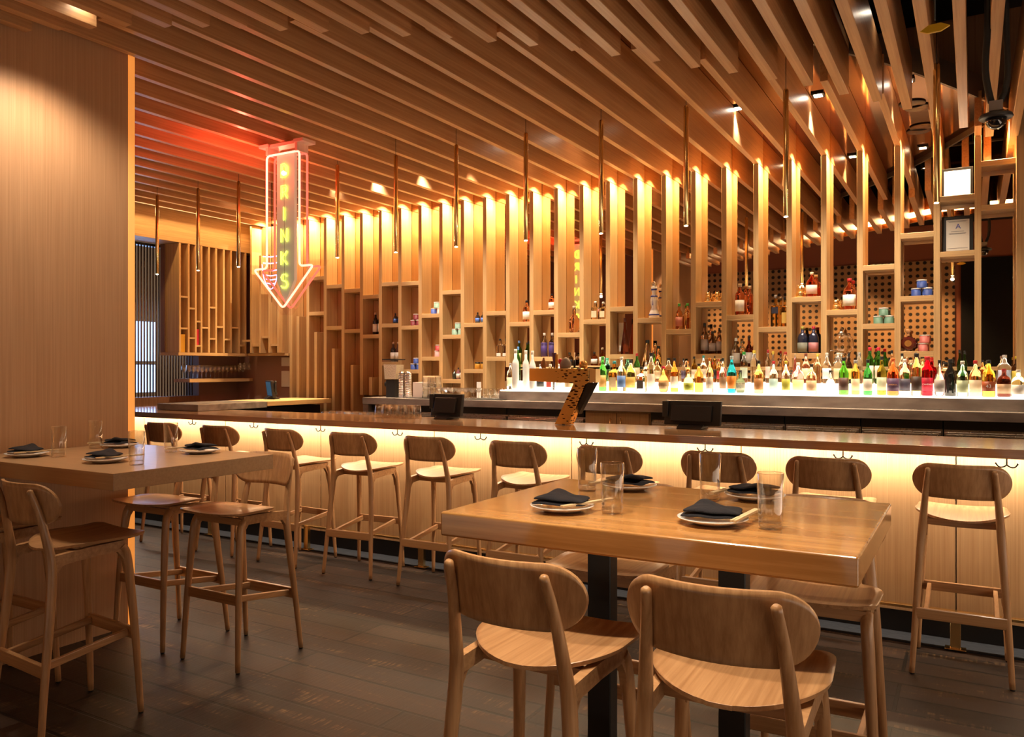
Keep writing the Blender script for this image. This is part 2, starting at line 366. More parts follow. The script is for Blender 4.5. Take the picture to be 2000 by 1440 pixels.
# mirror wall with the wall behind it
struct('wall_back', (-8.6, 3.0, YM + .02, YM + .2, 0, 4.3), M['brown'])
mir = bx('wall_mirror', (-7.30, 3.0, YM, YM + .018, 1.19, ZC), M['mirror']); tag(mir, 'bronze tinted mirror covering the wall behind the bottle shelving', 'mirror')
mir.name = 'wall_mirror_panel'
# copper ceiling following the curve
bm = bmesh.new()
poly = [(-8.6, 2.4), (-5.2, 2.4)] + [(x, y + .03) for x, y in CV] + [(.42, 7.27), (.42, 7.29), (-8.6, 7.29)]
prism(bm, poly, 'Z', ZC, ZC + .06)
o = obj('ceiling_copper', bm, M['copper']); tag(o, 'polished copper ceiling over the bar', None, None, 'structure')
bm = bmesh.new()
pp = [(-5.2, 2.4)] + CV + [(.42, 7.2)]
for (a, b), (c, d) in zip(pp[:-1], pp[1:]):
    q = Vector((c - a, d - b)).normalized(); nx, ny = -q.y * .02, q.x * .02
    v = [(a, b), (c, d), (c + nx, d + ny), (a + nx, b + ny)]; prism(bm, v, 'Z', ZC - .05, ZC + .12)
o = obj('trim_1', bm, M['grey']); tag(o, 'curved grey fascia edging the copper ceiling', None, None, 'structure')
# light tape along the far edge of the outer boards (overhead, seen in the mirror)
TL = [(-4.2, .89), (-3.88, 1.16), (-.30, 3.97), (1.9, 4.1)]
def YT(x):
    if x <= TL[0][0]: return TL[0][1]
    for (a, b), (c, d) in zip(TL[:-1], TL[1:]):
        if x <= c: return b + (d - b) * (x - a) / (c - a)
    return TL[-1][1]
def ribbon(pts, off, th, z0, z1):
    bm = bmesh.new()
    for (a, b), (c, d) in zip(pts[:-1], pts[1:]):
        q = Vector((c - a, d - b)).normalized(); nx, ny = -q.y, q.x
        prism(bm, [(a + nx * off, b + ny * off), (c + nx * off, d + ny * off), (c + nx * (off + th), d + ny * (off + th)), (a + nx * (off + th), b + ny * (off + th))], 'Z', z0, z1)
    return bm
o = obj('cove_light_tape', ribbon(TL, 0, .012, 3.34, 3.40), M['cove']); tag(o, 'bright angled light tape at ceiling height seen in the mirror', 'light strip')
o = obj('trim_6', ribbon(TL, -.03, .028, 3.28, 4.29), M['copper']); tag(o, 'copper valance behind the light tape', None, None, 'structure')
struct('ceiling', (-12, 4, -3.2, 8, 4.3, 4.4), M['dark'], 'black open ceiling above the boards')
# walls of the room
struct('wall_right', (2.2, 2.4, -3.2, 8, 0, 4.3), M['brown'])
struct('wall_front', (-12, 4, -3.2, -3.0, .9, 4.3), M['peach'])
pf = bx('perforated_panel', (-5.2, -.3, -2.99, -2.93, .9, 3.6), M['perf']); tag(pf, 'wooden wall panel with rows of black round holes seen in the mirror', 'wall panel')
bk = bx('dark_wall_panel', (-.2, 1.6, -2.99, -2.93, 0, 3.6), M['dark']); tag(bk, 'black wall panel reflected at the right end of the mirror', 'wall panel')
# partition on the left
pt = bx('wall_left', (-4.55, -4.25, .2, 2.90, 0, 3.52), M['partZ']); tag(pt, 'oak veneered partition at the left edge', None, None, 'structure')
eg = bx('trim_2', (-4.54, -4.245, 2.902, 2.94, 0, 3.5), M['edge']); tag(eg, 'end of the partition with caught light put in as amber glow', None, None, 'structure')  # no lamp here: glow imitates light grazing the wall end
# foot strip of dark tile along the bar
struct('trim_3', (-8.5, 3, 4.87, 5.12, 0, .006), mat('blue_grey_tile', (.045, .05, .06), .35, bump=.4, bscale=14), 'blue grey tile strip at the foot of the bar')
struct('trim_4', (-8.5, 3, 4.855, 4.872, 0, .009), M['black'], 'thin black threshold along the tile strip')

# ---------------------------------------------------------------- ceiling boards
xs = [x for x, y in CV]
xs = [xs[0] - .17 * k for k in (2, 1)] + xs + [.40, .565, .73]
for x in xs:
    if YC(x) - YT(x) < .4: continue
    y1 = YC(x) - .005 if x <= CV[-1][0] else 6.5 + (x - .4) * 1.2
    o = bx('outer_ceiling_board', (0, .055, YT(x) + .05, y1, ZF, ZF + .33), M['boardY'], bevel=.002, seg=1)
    o.location.x = x
    tag(o, 'oak ceiling board hung over the tables, its end stopping at the curved step', 'ceiling board', 'oak boards above the tables')
for i in range(-7, 23):
    x = FX(i)
    y0 = YC(x) + .05
    if x < -4.6: y0 = 2.5
    if YF + .1 - y0 < .1: continue
    o = bx('inner_ceiling_board', (0, .045, y0, YM - .005, ZB, ZC - .002), M['boardY'], bevel=.002, seg=1)
    o.location.x = x
    tag(o, 'oak ceiling board running over the bar to the top of a shelving upright', 'ceiling board', 'oak boards above the bar')

# ---------------------------------------------------------------- back bar shelving
shelving = thing('bottle_shelving', 'full height oak lattice of uprights and staggered shelves in front of the mirror', 'shelving', (0, YF, 0))
def sbx(name, x0, x1, z0, z1, y0=0, y1=YM - YF - .003):
    bm = bmesh.new(); box(bm, -(x1 - x0) / 2, (x1 - x0) / 2, y0, y1, 0, z1 - z0)
    return obj(name, bm, M['oakZ'] if name != 'shelf' else M['oakX'], shelving, ((x0 + x1) / 2, 0, z0), .0015, 1)
for i in range(-4, 24):
    x = FX(i); z0 = 1.515 if i >= 7 else (1.195 if i >= 0 else 0)
    sbx('upright', x, x + .045, z0, ZB - .003 if i < 23 else ZC)
for px, py in ((579, 618), (613.6, 649), (648, 681), (684.5, 713), (720.5, 737)):
    x = XatY(px, YF - .03); sbx('short_upright', x, x + .045, 0 if px < 700 else 1.195, ZatY(px, py, YF - .03), -.03, .15)
SH = {-3: [609, 540], -2: [556, 637], -1: [564, 643], 0: [576, 653.5], 1: [551, 632, 707], 2: [550, 636, 722], 3: [613, 697], 4: [567, 654, 741], 5: [631, 721], 6: [608, 697], 7: [629, 712], 8: [606, 697],
      9: [650, 715], 10: [624, 714], 11: [599, 692], 12: [621], 13: [643], 14: [589.5, 691.5], 15: [615], 16: [638.5], 17: [579.6, 690], 18: [605], 19: [517, 632], 20: [454, 577.6, 686], 21: [381, 490], 22: [311, 398]}
SZ = {}
for i, l in SH.items():
    xa, xb = FX(i) + .045, FX(i + 1)
    pxm = 1000 + 1559 * (.866 * (xa + xb) / 2 + .5 * YF) / (-.5 * (xa + xb) / 2 + .866 * YF)
    SZ[i] = []
    for y in l:
        z = ZatY(pxm, y, YF); SZ[i].append(z)
        sbx('shelf', xa, xb, z - .043, z)
# low base ledge in the right hand bays
LEDGE = 1.515
for i in range(7, 23):
    if i in (11, 14, 17, 20): continue
    sbx('shelf', FX(i) + .045, FX(i + 1), LEDGE - .03, LEDGE)
endp = bx('trim_5', (XatY(1984, YF), XatY(1984, YF) + .25, YF - .12, YF + .18, 1.19, ZC), M['oakZ']); tag(endp, 'wide oak post closing the shelving at the right', None, None, 'structure')

# ---------------------------------------------------------------- back counter and glowing steps
XL = XatY(708, 6.6)
bc = thing('back_counter', 'long zinc topped counter against the mirror wall carrying bottles and glasses', 'counter', (0, 6.6, 0))
bx('worktop', (XL, 2.1, 0, .685, 1.12, 1.19), M['zinc'], bc, .003)
bx('side_panel', (XL, XL + .07, .01, .66, 0, 1.12), M['zinc'], bc)
bx('riser', (XatY(975, 6.75), 2.1, .15, .165, 1.19, 1.278), M['zinc'], bc)
XS = XatY(975, 6.75)
st = thing('bottle_step', 'two glowing white steps on the back counter under the bottles', 'lit display step', (0, 6.75, 0))
bx('lower_step', (XS, 2.1, .018, .22, 1.192, 1.29), M['step'], st)
bx('upper_step', (XS, 2.1, .222, .345, 1.192, 1.375), M['step'], st)
# under counter refrigerators
fx = XL + .09
k = 0
cuts = [XL + .09, XatY(848, 6.66), XatY(990, 6.66), XatY(1141, 6.66), XatY(1270, 6.66), XatY(1532, 6.66), XatY(1681, 6.66), XatY(1842, 6.66), .9, 1.7]
nm = ['left end of the row', 'behind the left till', 'left of the brass tower foot', '', 'behind the right till', 'second right of the right till', 'third right of the right till', 'near the right edge', 'at the far right']
for j, (a, b_) in enumerate(zip(cuts[:-1], cuts[1:])):
    if j == 3:
        t = thing('wooden_cupboard', 'oak double door cupboard with two brass handles under the back counter', 'cupboard', ((a + b_) / 2, 6.66, 0))
        w = (b_ - a) / 2 - .004
        bx('body', (-w, w, .02, .55, .1, 1.115), M['panelZ'], t)
        for s in (-1, 1):
            d = bx('door', ((.003 if s > 0 else -w + .01), (w - .01 if s > 0 else -.003), 0, .019, .12, 1.10), M['panelZ'], t, .001, 1)
            bm = bmesh.new(); tube(bm, [(s * .05, -.028, .92), (s * .05, -.028, 1.06)], .006); tube(bm, [(s * .05, -.028, .94), (s * .05, .0, .94)], .004); tube(bm, [(s * .05, -.028, 1.04), (s * .05, 0, 1.04)], .004)
            obj('handle', bm, M['brass'], d)
        continue
    t = thing('undercounter_fridge', 'steel under counter fridge with a lip handle, ' + nm[j], 'fridge', ((a + b_) / 2, 6.66, 0), 0)
    w = (b_ - a) / 2 - .004
    bx('body', (-w, w, .04, .55, .1, 1.05), M['steel'], t)
    bx('grille', (-w, w, .0, .55, 1.052, 1.115), M['black'], t)
    d = bx('door', (-w + .006, w - .006, .0, .038, .15, 1.035), M['steel'], t, .004)
    bx('handle', (-w + .02, w - .02, -.02, -.001, .985, 1.02), M['steel'], d, .003)

# ---------------------------------------------------------------- the bar
YB = 4.82
bar = thing('bar_counter', 'long oak bar counter with a glowing underside', 'bar counter', (0, YB, 0))
bx('bar_top', (-7.85, 2.15, 0, .73, 1.035, 1.085), M['barX'], bar, .003)
bx('return_top', (-7.85, -7.1, .732, 1.6, 1.035, 1.085), M['barX'], bar, .003)
sx = [-8.27 + 1.17 * k for k in range(10)]
for a, b_ in zip(sx[:-1], sx[1:]):
    a = max(a, -7.7); b_ = min(b_, 2.1)
    if b_ - a > .1: bx('front_panel', (a + .003, b_ - .003, .20, .22, .13, 1.033), M['panelZ'], bar, .0015, 1)
bx('carcass', (-7.7, 2.1, .225, .70, .0, 1.03), M['kick'], bar)
bx('kick_plate', (-7.7, 2.1, .215, .224, 0, .13), M['kick'], bar)
bx('light_strip', (-7.7, 2.1, .15, .175, 1.024, 1.034), M['strip'], bar)
rail = thing('foot_rail', 'flat brass foot rail along the bottom of the bar', 'foot rail', (0, 4.86, 0))
bx('rail_bar', (-7.7, 2.1, -.02, .02, .195, .21), M['brass'], rail, .002)
for x in sx[1:]:
    if x > 2.1: continue
    bm = bmesh.new(); box(bm, -.025, .025, -.015, .015, .01, .195); box(bm, -.05, .05, -.03, .03, .0065, .013)
    obj('post', bm, M['brass'], rail, (x, 0, 0), .002, 1)
hk = []
for px, py in ((381, 823), (501, 829), (631, 836), (781, 843), (943, 851), (1149, 861), (1380, 873), (1648, 886), (1966, 901)):
    hk.append(XatY(px, 4.93))
bm = bmesh.new()
tube(bm, [(0, 0, 0), (0, 0, -.03)], .0028, 6)
for s in (-1, 1):
    tube(bm, smooth_path([(0, 0, -.028), (s * .012, 0, -.036), (s * .026, 0, -.036), (s * .036, 0, -.024)], 4), .0032, 6)
    bmesh.ops.create_icosphere(bm, subdivisions=1, radius=.0045, matrix=Matrix.Translation((s * .036, 0, -.023)))
h0 = obj('coat_hook', bm, M['black'])
desc = ['above the stool second from the far end', 'above the stool third from the far end', 'above the stool fourth from the far end', 'above the fifth stool from the far end', 'above the sixth stool from the far end',
        'right of the near table back tumbler', 'above the stool behind the near table middle', 'between the two stools nearest the right edge', 'at the right edge of the picture']
for j, x in enumerate(hk):
    o = h0 if j == 0 else h0.copy()
    if j: C.objects.link(o)
    o.scale = (1.35, 1.35, 1.35); o.location = (x, 4.90, 1.034); tag(o, 'small black double hook under the bar top, ' + desc[j], 'hook', 'double hooks under the bar top')

# return counter beyond the inner corner
rc = thing('return_ledge', 'raised ledge of grey steel and pale oak on the far return of the bar', 'counter', (0, 0, 0))
bx('steel_ledge', (-7.08, -6.47, 5.15, 6.02, 1.087, 1.15), M['zinc'], rc, .003)
bx('oak_ledge', (-7.08, -6.47, 6.025, 7.0, 1.10, 1.15), M['oakY'], rc, .003)
bx('support', (-7.0, -6.6, 5.6, 6.95, 0, 1.08), M['kick'], rc)
db = thing('ice_well', 'dark steel work station behind the bar', 'work station', (0, 0, 0))
bx('steel_top', (-6.4, -3.4, 5.57, 5.98, .93, .985), M['steel'], db, .004)
bx('cabinet', (-6.38, -3.42, 5.58, 5.96, 0, .929), M['kick'], db)

# ================================================================= END WALL, ROD SCREEN, LEFT RECESS
struct('wall_end', (-8.6, -8.35, 6.66, YM, 0, ZC), M['pinkwall'], 'rosy brown end wall below the hanging shelves')
struct('wall_soffit', (-8.35, -8.0, 2.4, YM, 2.97, ZC), M['oakY'], 'lit oak soffit above the far opening')
hc = thing('hanging_shelf_unit', 'dark wooden grid of narrow shelves hung on the far end wall', 'shelf unit', (-8.0, 0, 0))
bx('bottom_board', (-.33, 0, 6.10, 7.12, 1.655, 1.69), M['oakY'], hc)
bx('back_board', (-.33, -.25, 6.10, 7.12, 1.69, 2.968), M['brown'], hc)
ys = [6.12, 6.24, 6.34, 6.42, 6.53, 6.635, 6.75, 6.86, 6.99, 7.09]
for y in ys: bx('upright', (-.245, 0, y - .012, y + .012, 1.692, 2.967), M['oakZ'], hc)
for j, hs in enumerate([(2.35, 1.98), (2.22, 1.87), (2.07, 1.78), (2.0,), (2.25, 1.87), (2.02,), (1.87,), (2.02,), (1.80,)]):
    for z in hs: bx('shelf', (-.244, -.002, ys[j] + .013, ys[j + 1] - .013, z - .02, z), M['oakX'], hc)
bk2 = thing('back_recess_unit', 'stepped oak boards on the back wall left of the arrow sign', 'shelf unit', (0, YF, 0))
bx('backing', (-7.97, -7.30, .06, .185, 1.69, 3.28), M['oakZ'], bk2)
bx('bottom_board', (-7.97, -7.26, .0, .058, 1.66, 1.69), M['oakX'], bk2)
for x in (-7.82, -7.66, -7.50, -7.35): bx('upright', (x, x + .03, -.10, .058, 1.692, 3.28 if x < -7.7 else 2.9), M['oakZ'], bk2)
for j, z in enumerate((1.86, 1.80, 1.9, 1.8)): bx('shelf', (-7.97 + .16 * j + (.0 if j == 0 else .02), -7.83 + .16 * j - .005, -.09, .058, z - .025, z), M['oakX'], bk2)
nb = bx('wall_niche', (-8.35, -7.26, YM - .02, YM + .01, 0, 1.66), M['pinkwall']); tag(nb, 'rosy brown wall below the stepped boards', None, None, 'structure')
bx_ = bx('book_block', (-8.16, -8.02, 6.352, 6.40, 1.782, 1.97), col_mat((.55, .03, .06))); tag(bx_, 'red and green box in the third bay of the dark shelf grid', 'box')
bx_ = bx('yellow_box', (-8.16, -8.02, 6.145, 6.205, 1.692, 1.90), col_mat((.55, .28, .02))); tag(bx_, 'yellow box in the leftmost bay of the dark shelf grid', 'box')
gs = thing('glass_shelf', 'oak shelf of wine glasses on the far end wall', 'shelf', (-8.34, 0, 0))
bx('shelf_board', (0, .28, 6.30, 7.26, 1.335, 1.375), M['oakY'], gs)
# rod screen
rs = thing('rod_screen', 'screen of slim vertical metal rods in front of the far window', 'screen', (-8.42, 0, 0))
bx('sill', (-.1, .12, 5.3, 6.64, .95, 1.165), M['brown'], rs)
bx('head_rail', (-.05, .05, 5.3, 6.64, 2.94, 2.968), M['black'], rs)
for k in range(34):
    bm = bmesh.new(); tube(bm, [(0, 0, 1.166), (0, 0, 2.939)], .0085, 6)
    obj('rod', bm, mat('rod_metal', (.30, .22, .17), .35, .8) if k == 0 else bpy.data.materials['rod_metal'], rs, (0, 5.33 + k * .039, 0))
for k in range(0):
    y = 4.5 + k * .16; o = bx('soffit_slat', (-9.6, -8.45, y, y + .05, 2.86, 2.93), M['brown']); o.location.y = .0
    tag(o, 'dark slat of the low ceiling behind the rod screen', 'ceiling slat', 'dark slats beyond the rod screen')
struct('wall_far', (-12, -11.8, 2.4, 8, 0, 4.3), M['dark'])
for j, (y0, y1, z0, z1) in enumerate(((8.35, 8.95, 1.95, 3.0), (8.35, 8.95, 1.35, 1.9), (7.15, 7.65, 1.6, 2.6))):
    pass
for j, (y0, y1, z0, z1) in enumerate(((7.2, 8.3, 1.62, 2.25), (7.2, 8.3, 1.12, 1.56))):
    w = bx('window_%d' % (j + 1), (-11.5, -11.45, y0, y1, z0, z1), M['window']); tag(w, 'blue daylit window with blinds beyond the rods', None, None, 'structure')
w = bx('window_3', (-11.5, -11.45, 6.0, 6.75, .9, 2.35), mat('blue_window', (.2, .3, .5), .5, emit=(.18, .34, .75), es=.45)); tag(w, 'dim blue window beyond the rods', None, None, 'structure')

# wine glasses on the shelf
def glass_bm(prof, n=16):
    bm = bmesh.new(); lathe(bm, prof, n); return bm
wine = [(.0, 0), (.030, .001), (.028, .004), (.004, .008), (.0035, .075), (.018, .085), (.030, .105), (.032, .13), (.027, .165), (.0255, .165), (.030, .13), (.028, .107), (.014, .088), (.0, .086)]
wg = None
n = 0
for r in range(2):
    for k in range(14):
        if wg is None: wg = obj('wine_glass', glass_bm(wine, 12), M['bright']); o = wg
        else: o = wg.copy(); C.objects.link(o)
        o.location = (-8.24 + r * .09, 6.36 + k * .063, 1.376)
        tag(o, 'clear stemmed wine glass in the long row on the far oak shelf', 'wine glass', 'wine glasses on the far shelf')
for k in range(3):
    o = wg.copy(); C.objects.link(o); o.location = (-8.02, 7.02 + k * .07, 1.66); o.rotation_euler = (PI, 0, 0)
    o.location.z = 1.652; tag(o, 'upside down wine glass hanging under the dark shelf grid', 'wine glass', 'hanging wine glasses')
for j, (z0, z1, y0) in enumerate(((1.53, 1.64, 7.262), (1.27, 1.47, 7.262))):
    o = bx('wall_notice', (-7.55 + .0 * j, -7.33, y0, y0 + .006, z0, z1), M['paper']); tag(o, ('small blank' if j == 0 else 'larger white') + ' paper notice on the wall above the far till', 'notice')

# ---------------------------------------------------------------- neon arrow sign
NS = Vector((-4.722, 4.6, 0))
sg = thing('neon_arrow_sign', 'hanging neon arrow sign in red reading DRINKS in yellow, pointing down', 'neon sign', (NS.x, NS.y, 0), R(0))
def sxz(px, py): return (XatY(px, 4.6) - NS.x, ZatY(px, py, 4.6))
def rounded(pts, r=.03):
    out = []; n = len(pts)
    for i in range(n):
        a, b_, c = Vector(pts[i - 1]), Vector(pts[i]), Vector(pts[(i + 1) % n])
        d1 = (a - b_).normalized(); d2 = (c - b_).normalized()
        for t in (0, .25, .5, .75, 1):
            p = b_ + d1 * r * (1 - t) ** 2 + d2 * r * t ** 2
            out.append(p)
    return out
hw = .178; zt, zs, ztip, hh = 3.20, 2.30, 1.975, .325
arrow = [(-hw, zt), (hw, zt), (hw, zs), (hh, zs), (0, ztip), (-hh, zs), (-hw, zs)]
big = [(-.215, 3.26), (.215, 3.26), (.215, zs + .04), (.42, zs + .04), (0.03, 1.925), (-.03, 1.925), (-.42, zs + .04), (-.215, zs + .04)]
for y in (-.03, .03):
    bm = bmesh.new(); prism(bm, big, 'Y', y - .003, y + .003); obj('acrylic_panel', bm, M['acryl'], sg)
    pr = rounded(arrow, .035)
    yy = y * 1.4
    bm = bmesh.new(); pts = [(p[0], yy, p[1]) for p in pr]; pts.append(pts[0]); tube(bm, pts, .0085, 8, up=(0, 1, 0)); obj('red_tube', bm, M['redcore'] if y < 0 else M['reardim'], sg)
bm = bmesh.new(); prism(bm, [(-.095, 3.21), (.095, 3.21), (.095, 2.2), (0, 2.02), (-.095, 2.2)], 'Y', -.015, .015); obj('letter_board', bm, mat('pale_letter_board', (.50, .54, .42), .5, emit=(.75, .85, .55), es=.16), sg)  # faint emission put in for the letters' light on the board
bm = bmesh.new(); box(bm, -.16, .16, -.05, .05, 3.262, 3.285)
for s in (-1, 1): box(bm, s * .19 - .05, s * .19 + .05, -.07, .07, 3.264, 3.288); box(bm, s * .16 - .012, s * .16 + .012, -.06, .06, 3.20, 3.268)
obj('mounting_bracket', bm, mat('pale_bracket', (.75, .6, .55), .4, .3), sg)
L = {'D': [[(0, 0), (0, 1), (.5, 1), (.9, .75), (.9, .25), (.5, 0), (0, 0)]],
     'R': [[(0, 0), (0, 1), (.65, 1), (.85, .8), (.65, .55), (.05, .5), (.35, .5), (.9, 0)]],
     'I': [[(.45, 0), (.45, 1)]],
     'N': [[(0, 0), (0, 1), (.85, 0), (.85, 1)]],
     'K': [[(0, 0), (0, 1)], [(.85, 1), (.1, .5), (.85, 0)]],
     'S': [[(.85, .85), (.6, 1), (.2, 1), (0, .8), (.15, .58), (.7, .45), (.88, .22), (.65, 0), (.2, 0), (0, .15)]]}
for side in (-1, 1):
    for j, ch in enumerate('DRINKS'):
        zc = ZatY(556, (335, 377, 419, 461, 505, 550)[j], 4.6)
        bm = bmesh.new()
        for off in ((0, .022) if ch in 'DR' else (0,)):
            for st_ in L[ch]:
                h, wd = .105 - off * 1.6, .075 - off * 1.6
                if ch == 'I': pts = [((off - .008) * 1.0, side * .026, zc - h / 2), ((off - .008) * 1.0, side * .026, zc + h / 2)]
                else: pts = [(side * -1 * (x * wd - wd / 2), side * .026, zc - h / 2 + z * h) for x, z in st_]
                tube(bm, pts, .0030 if ch in 'DR' else .0046, 6, up=(0, 1, 0))
        obj('neon_letter', bm, M['yellow'], sg)
bm = bmesh.new(); tube(bm, [(.0, -.03, 3.1), (.005, -.03, 2.2)], .0012, 5); obj('black_wire', bm, M['black'], sg)
# glowing blue lines and hanger built for a reflection in the acrylic
bs = thing('blue_reflection_lines', 'curved glowing blue lines standing for a reflection behind the arrow sign', 'neon sign', (XatY(529, 5.6), 5.6, 0))
bm = bmesh.new()
for k, z in enumerate([ZatY(529, q, 5.6) for q in (502, 515, 529, 539, 547, 555)]):
    w = .105 - .014 * max(0, k - 1); tube(bm, [(-w, 0, z + .012), (0, 0, z), (w, 0, z + .004)], .005, 6, up=(0, 1, 0))
tube(bm, smooth_path([(-.12, 0, ZatY(529, 515, 5.6)), (-.09, 0, ZatY(529, 545, 5.6)), (0, 0, ZatY(529, 565, 5.6)), (.08, 0, ZatY(529, 545, 5.6)), (.11, 0, ZatY(529, 500, 5.6))], 5), .004, 6, up=(0, 1, 0))
obj('reflection_line', bm, M['blue'], bs)
bm = bmesh.new(); tube(bm, [(0, .012, 2.15), (0, .012, 3.54)], .003, 6); obj('hanger', bm, M['black'], bs)

# ---------------------------------------------------------------- brass pendants
pend = None
pdesc = ['leftmost of the row, nearest the partition', 'second from the left of the row', 'just left of the arrow sign', 'first to the right of the arrow sign', 'second to the right of the arrow sign',
         'third to the right of the arrow sign', 'fourth to the right of the arrow sign', 'fifth to the right of the arrow sign', 'above the right end of the brass tower', 'second from the right end of the row', 'rightmost of the row, looking almost black']
for j, px in enumerate((307, 387, 466, 659, 773, 891, 1027, 1174, 1340, 1535, 1829)):
    if pend is None:
        pend = thing('pendant_light', '', 'pendant lamp', (0, 0, 0))
        bm = bmesh.new(); lathe(bm, [(0, 0), (.014, 0), (.017, .003), (.017, .79), (.012, .80), (0, .80)], 18); obj('brass_tube', bm, M['brass'], pend)
        bm = bmesh.new(); lathe(bm, [(0, -.004), (.012, -.004), (.012, -.0005), (0, -.0005)], 14); obj('lens', bm, M['lens'], pend)
        bm = bmesh.new(); tube(bm, [(0, 0, .80), (0, 0, 1.09)], .0022, 6); obj('cord', bm, M['black'], pend)
        t = pend
    else: t = dup(pend, (0, 0, 0))
    t.location = (XatY(px, 5.2), 5.2, 2.455)
    tag(t, 'slim brass tube pendant over the bar, ' + pdesc[j], 'pendant lamp', 'brass tube pendants over the bar')
    point('pendant_lamp_beam', (t.location.x, 5.2, 2.42), 1.6, (1, .72, .42), .015)

# square downlights in the copper ceiling, can lights over the tables
sd = None
for k in range(6):
    x = -.4 - .6 * k
    if sd is None:
        bm = bmesh.new(); box(bm, -.045, .045, -.045, .045, 0, .012); sd = obj('square_downlight', bm, M['blackp'])
        bm = bmesh.new(); box(bm, -.028, .028, -.028, .028, -.004, -.0005); ln = obj('lens', bm, M['lens'], sd); o = sd
    else: o = dup(sd, (0, 0, 0))
    o.location = (x, 6.3, ZC - .014); tag(o, 'small square downlight recessed in the copper ceiling above the back bar', 'downlight', 'square downlights in the copper ceiling')
def can(x, y, z, label, tilt):
    t = thing('can_downlight', label, 'downlight', (x, y, z)); t.rotation_euler = tilt
    bm = bmesh.new(); lathe(bm, [(0, .12), (.045, .12), (.05, .0), (.046, .0), (.04, .02), (0, .02)], 20); obj('housing', bm, M['black'], t)
    bm = bmesh.new(); lathe(bm, [(0, .012), (.036, .012), (.036, .019), (0, .019)], 18); obj('lens', bm, M['lens'], t)
    bm = bmesh.new(); tube(bm, [(0, 0, .12), (0, 0, .6)], .008, 6); obj('stem', bm, M['black'], t)
a = ray(1735, 18); s = (3.6 - CAMZ) / a[2]; can(a[0] * s, a[1] * s, 3.6, 'black can downlight with a bright lens between the boards at the upper right', (0, 0, 0))
a = ray(172, 6); s = (3.3 - CAMZ) / a[2]; can(a[0] * s, a[1] * s, 3.3, 'black can downlight with a bright lens at the upper left corner', (0, 0, 0))
# round ceiling speakers and dome camera
for px, py, l in ((1782, 204, 'front'), (1806, 277, 'rear')):
    a = ray(px, py); s = (ZC - .01 - CAMZ) / a[2]
    y = min(a[1] * s, 7.0)
    bm = bmesh.new(); lathe(bm, [(0, 0), (.09, 0), (.095, .006), (0, .008)], 24); o = obj('ceiling_speaker', bm, mat('speaker_grille', (.12, .11, .11), .6) if l == 'front' else bpy.data.materials['speaker_grille'], None, (a[0] * s, y, ZC - .012))
    tag(o, 'round grey ceiling speaker, the %s of the pair in the copper ceiling' % l, 'speaker')
a = ray(1945, 232); s = 4.7 / a[1]
dc = thing('dome_camera', 'black dome security camera hanging from bracket and cables at upper right', 'security camera', (a[0] * s, 4.7, CAMZ + a[2] * s))
bm = bmesh.new(); lathe(bm, [(0, 0), (.072, 0), (.078, .006), (.072, .02), (.03, .035), (0, .035)], 24); obj('collar', bm, M['blackp'], dc)
bm = bmesh.new(); lathe(bm, [(0, -.052), (.02, -.049), (.036, -.037), (.046, -.02), (.05, -.001), (0, -.001)], 24); obj('dome', bm, mat('smoked_dome', (.01, .01, .01), .03, coat=1), dc)
bm = bmesh.new(); box(bm, -.03, .03, -.03, .03, .036, .085); obj('junction_box', bm, M['grey'], dc)
bm = bmesh.new(); tube(bm, smooth_path([(-.02, 0, .085), (-.045, 0, .25), (-.035, .02, .5), (-.03, 0, 1.0)], 4), .016, 8); tube(bm, smooth_path([(.02, 0, .085), (.05, 0, .2), (.045, .02, .5), (.04, 0, 1.0)], 4), .014, 8)
obj('cable', bm, M['rubber'], dc)
a = ray(1826, 55); s = 3.4 / a[1]
bm = bmesh.new(); prism(bm, [(-.050, -.005), (-.02, .014), (.02, .015), (.050, 0), (.02, -.015), (-.025, -.016)], 'Y', -.006, .006)
o = obj('yellow_tag_plate', bm, mat('yellow_plate', (.75, .45, .02), .5), None, (a[0] * s, 3.4, CAMZ + a[2] * s)); tag(o, 'yellow oval plate among the boards at the upper right', 'plate')
o['label'] = 'yellow oval plate in the dark gap between boards at upper right'
bm = bmesh.new(); tube(bm, [(0, 0, .03), (0, 0, 4.29 - o.location.z)], .003, 5); obj('wire', bm, M['black'], o)
# perforated channel in the black ceiling
for k, y in enumerate((3.6, 4.4, 5.2)):
    o = bx('ceiling_channel', (-3, 2, y, y + .04, 3.98, 4.0), M['grey']); tag(o, 'thin grey metal channel crossing the black ceiling', 'channel', 'channels in the black ceiling')
    bm = bmesh.new()
    for x in (-2.5, 0, 1.8): tube(bm, [(x, y + .02, 4.0), (x, y + .02, 4.3)], .005, 5)
    obj('hanger_rod', bm, M['grey'], o)

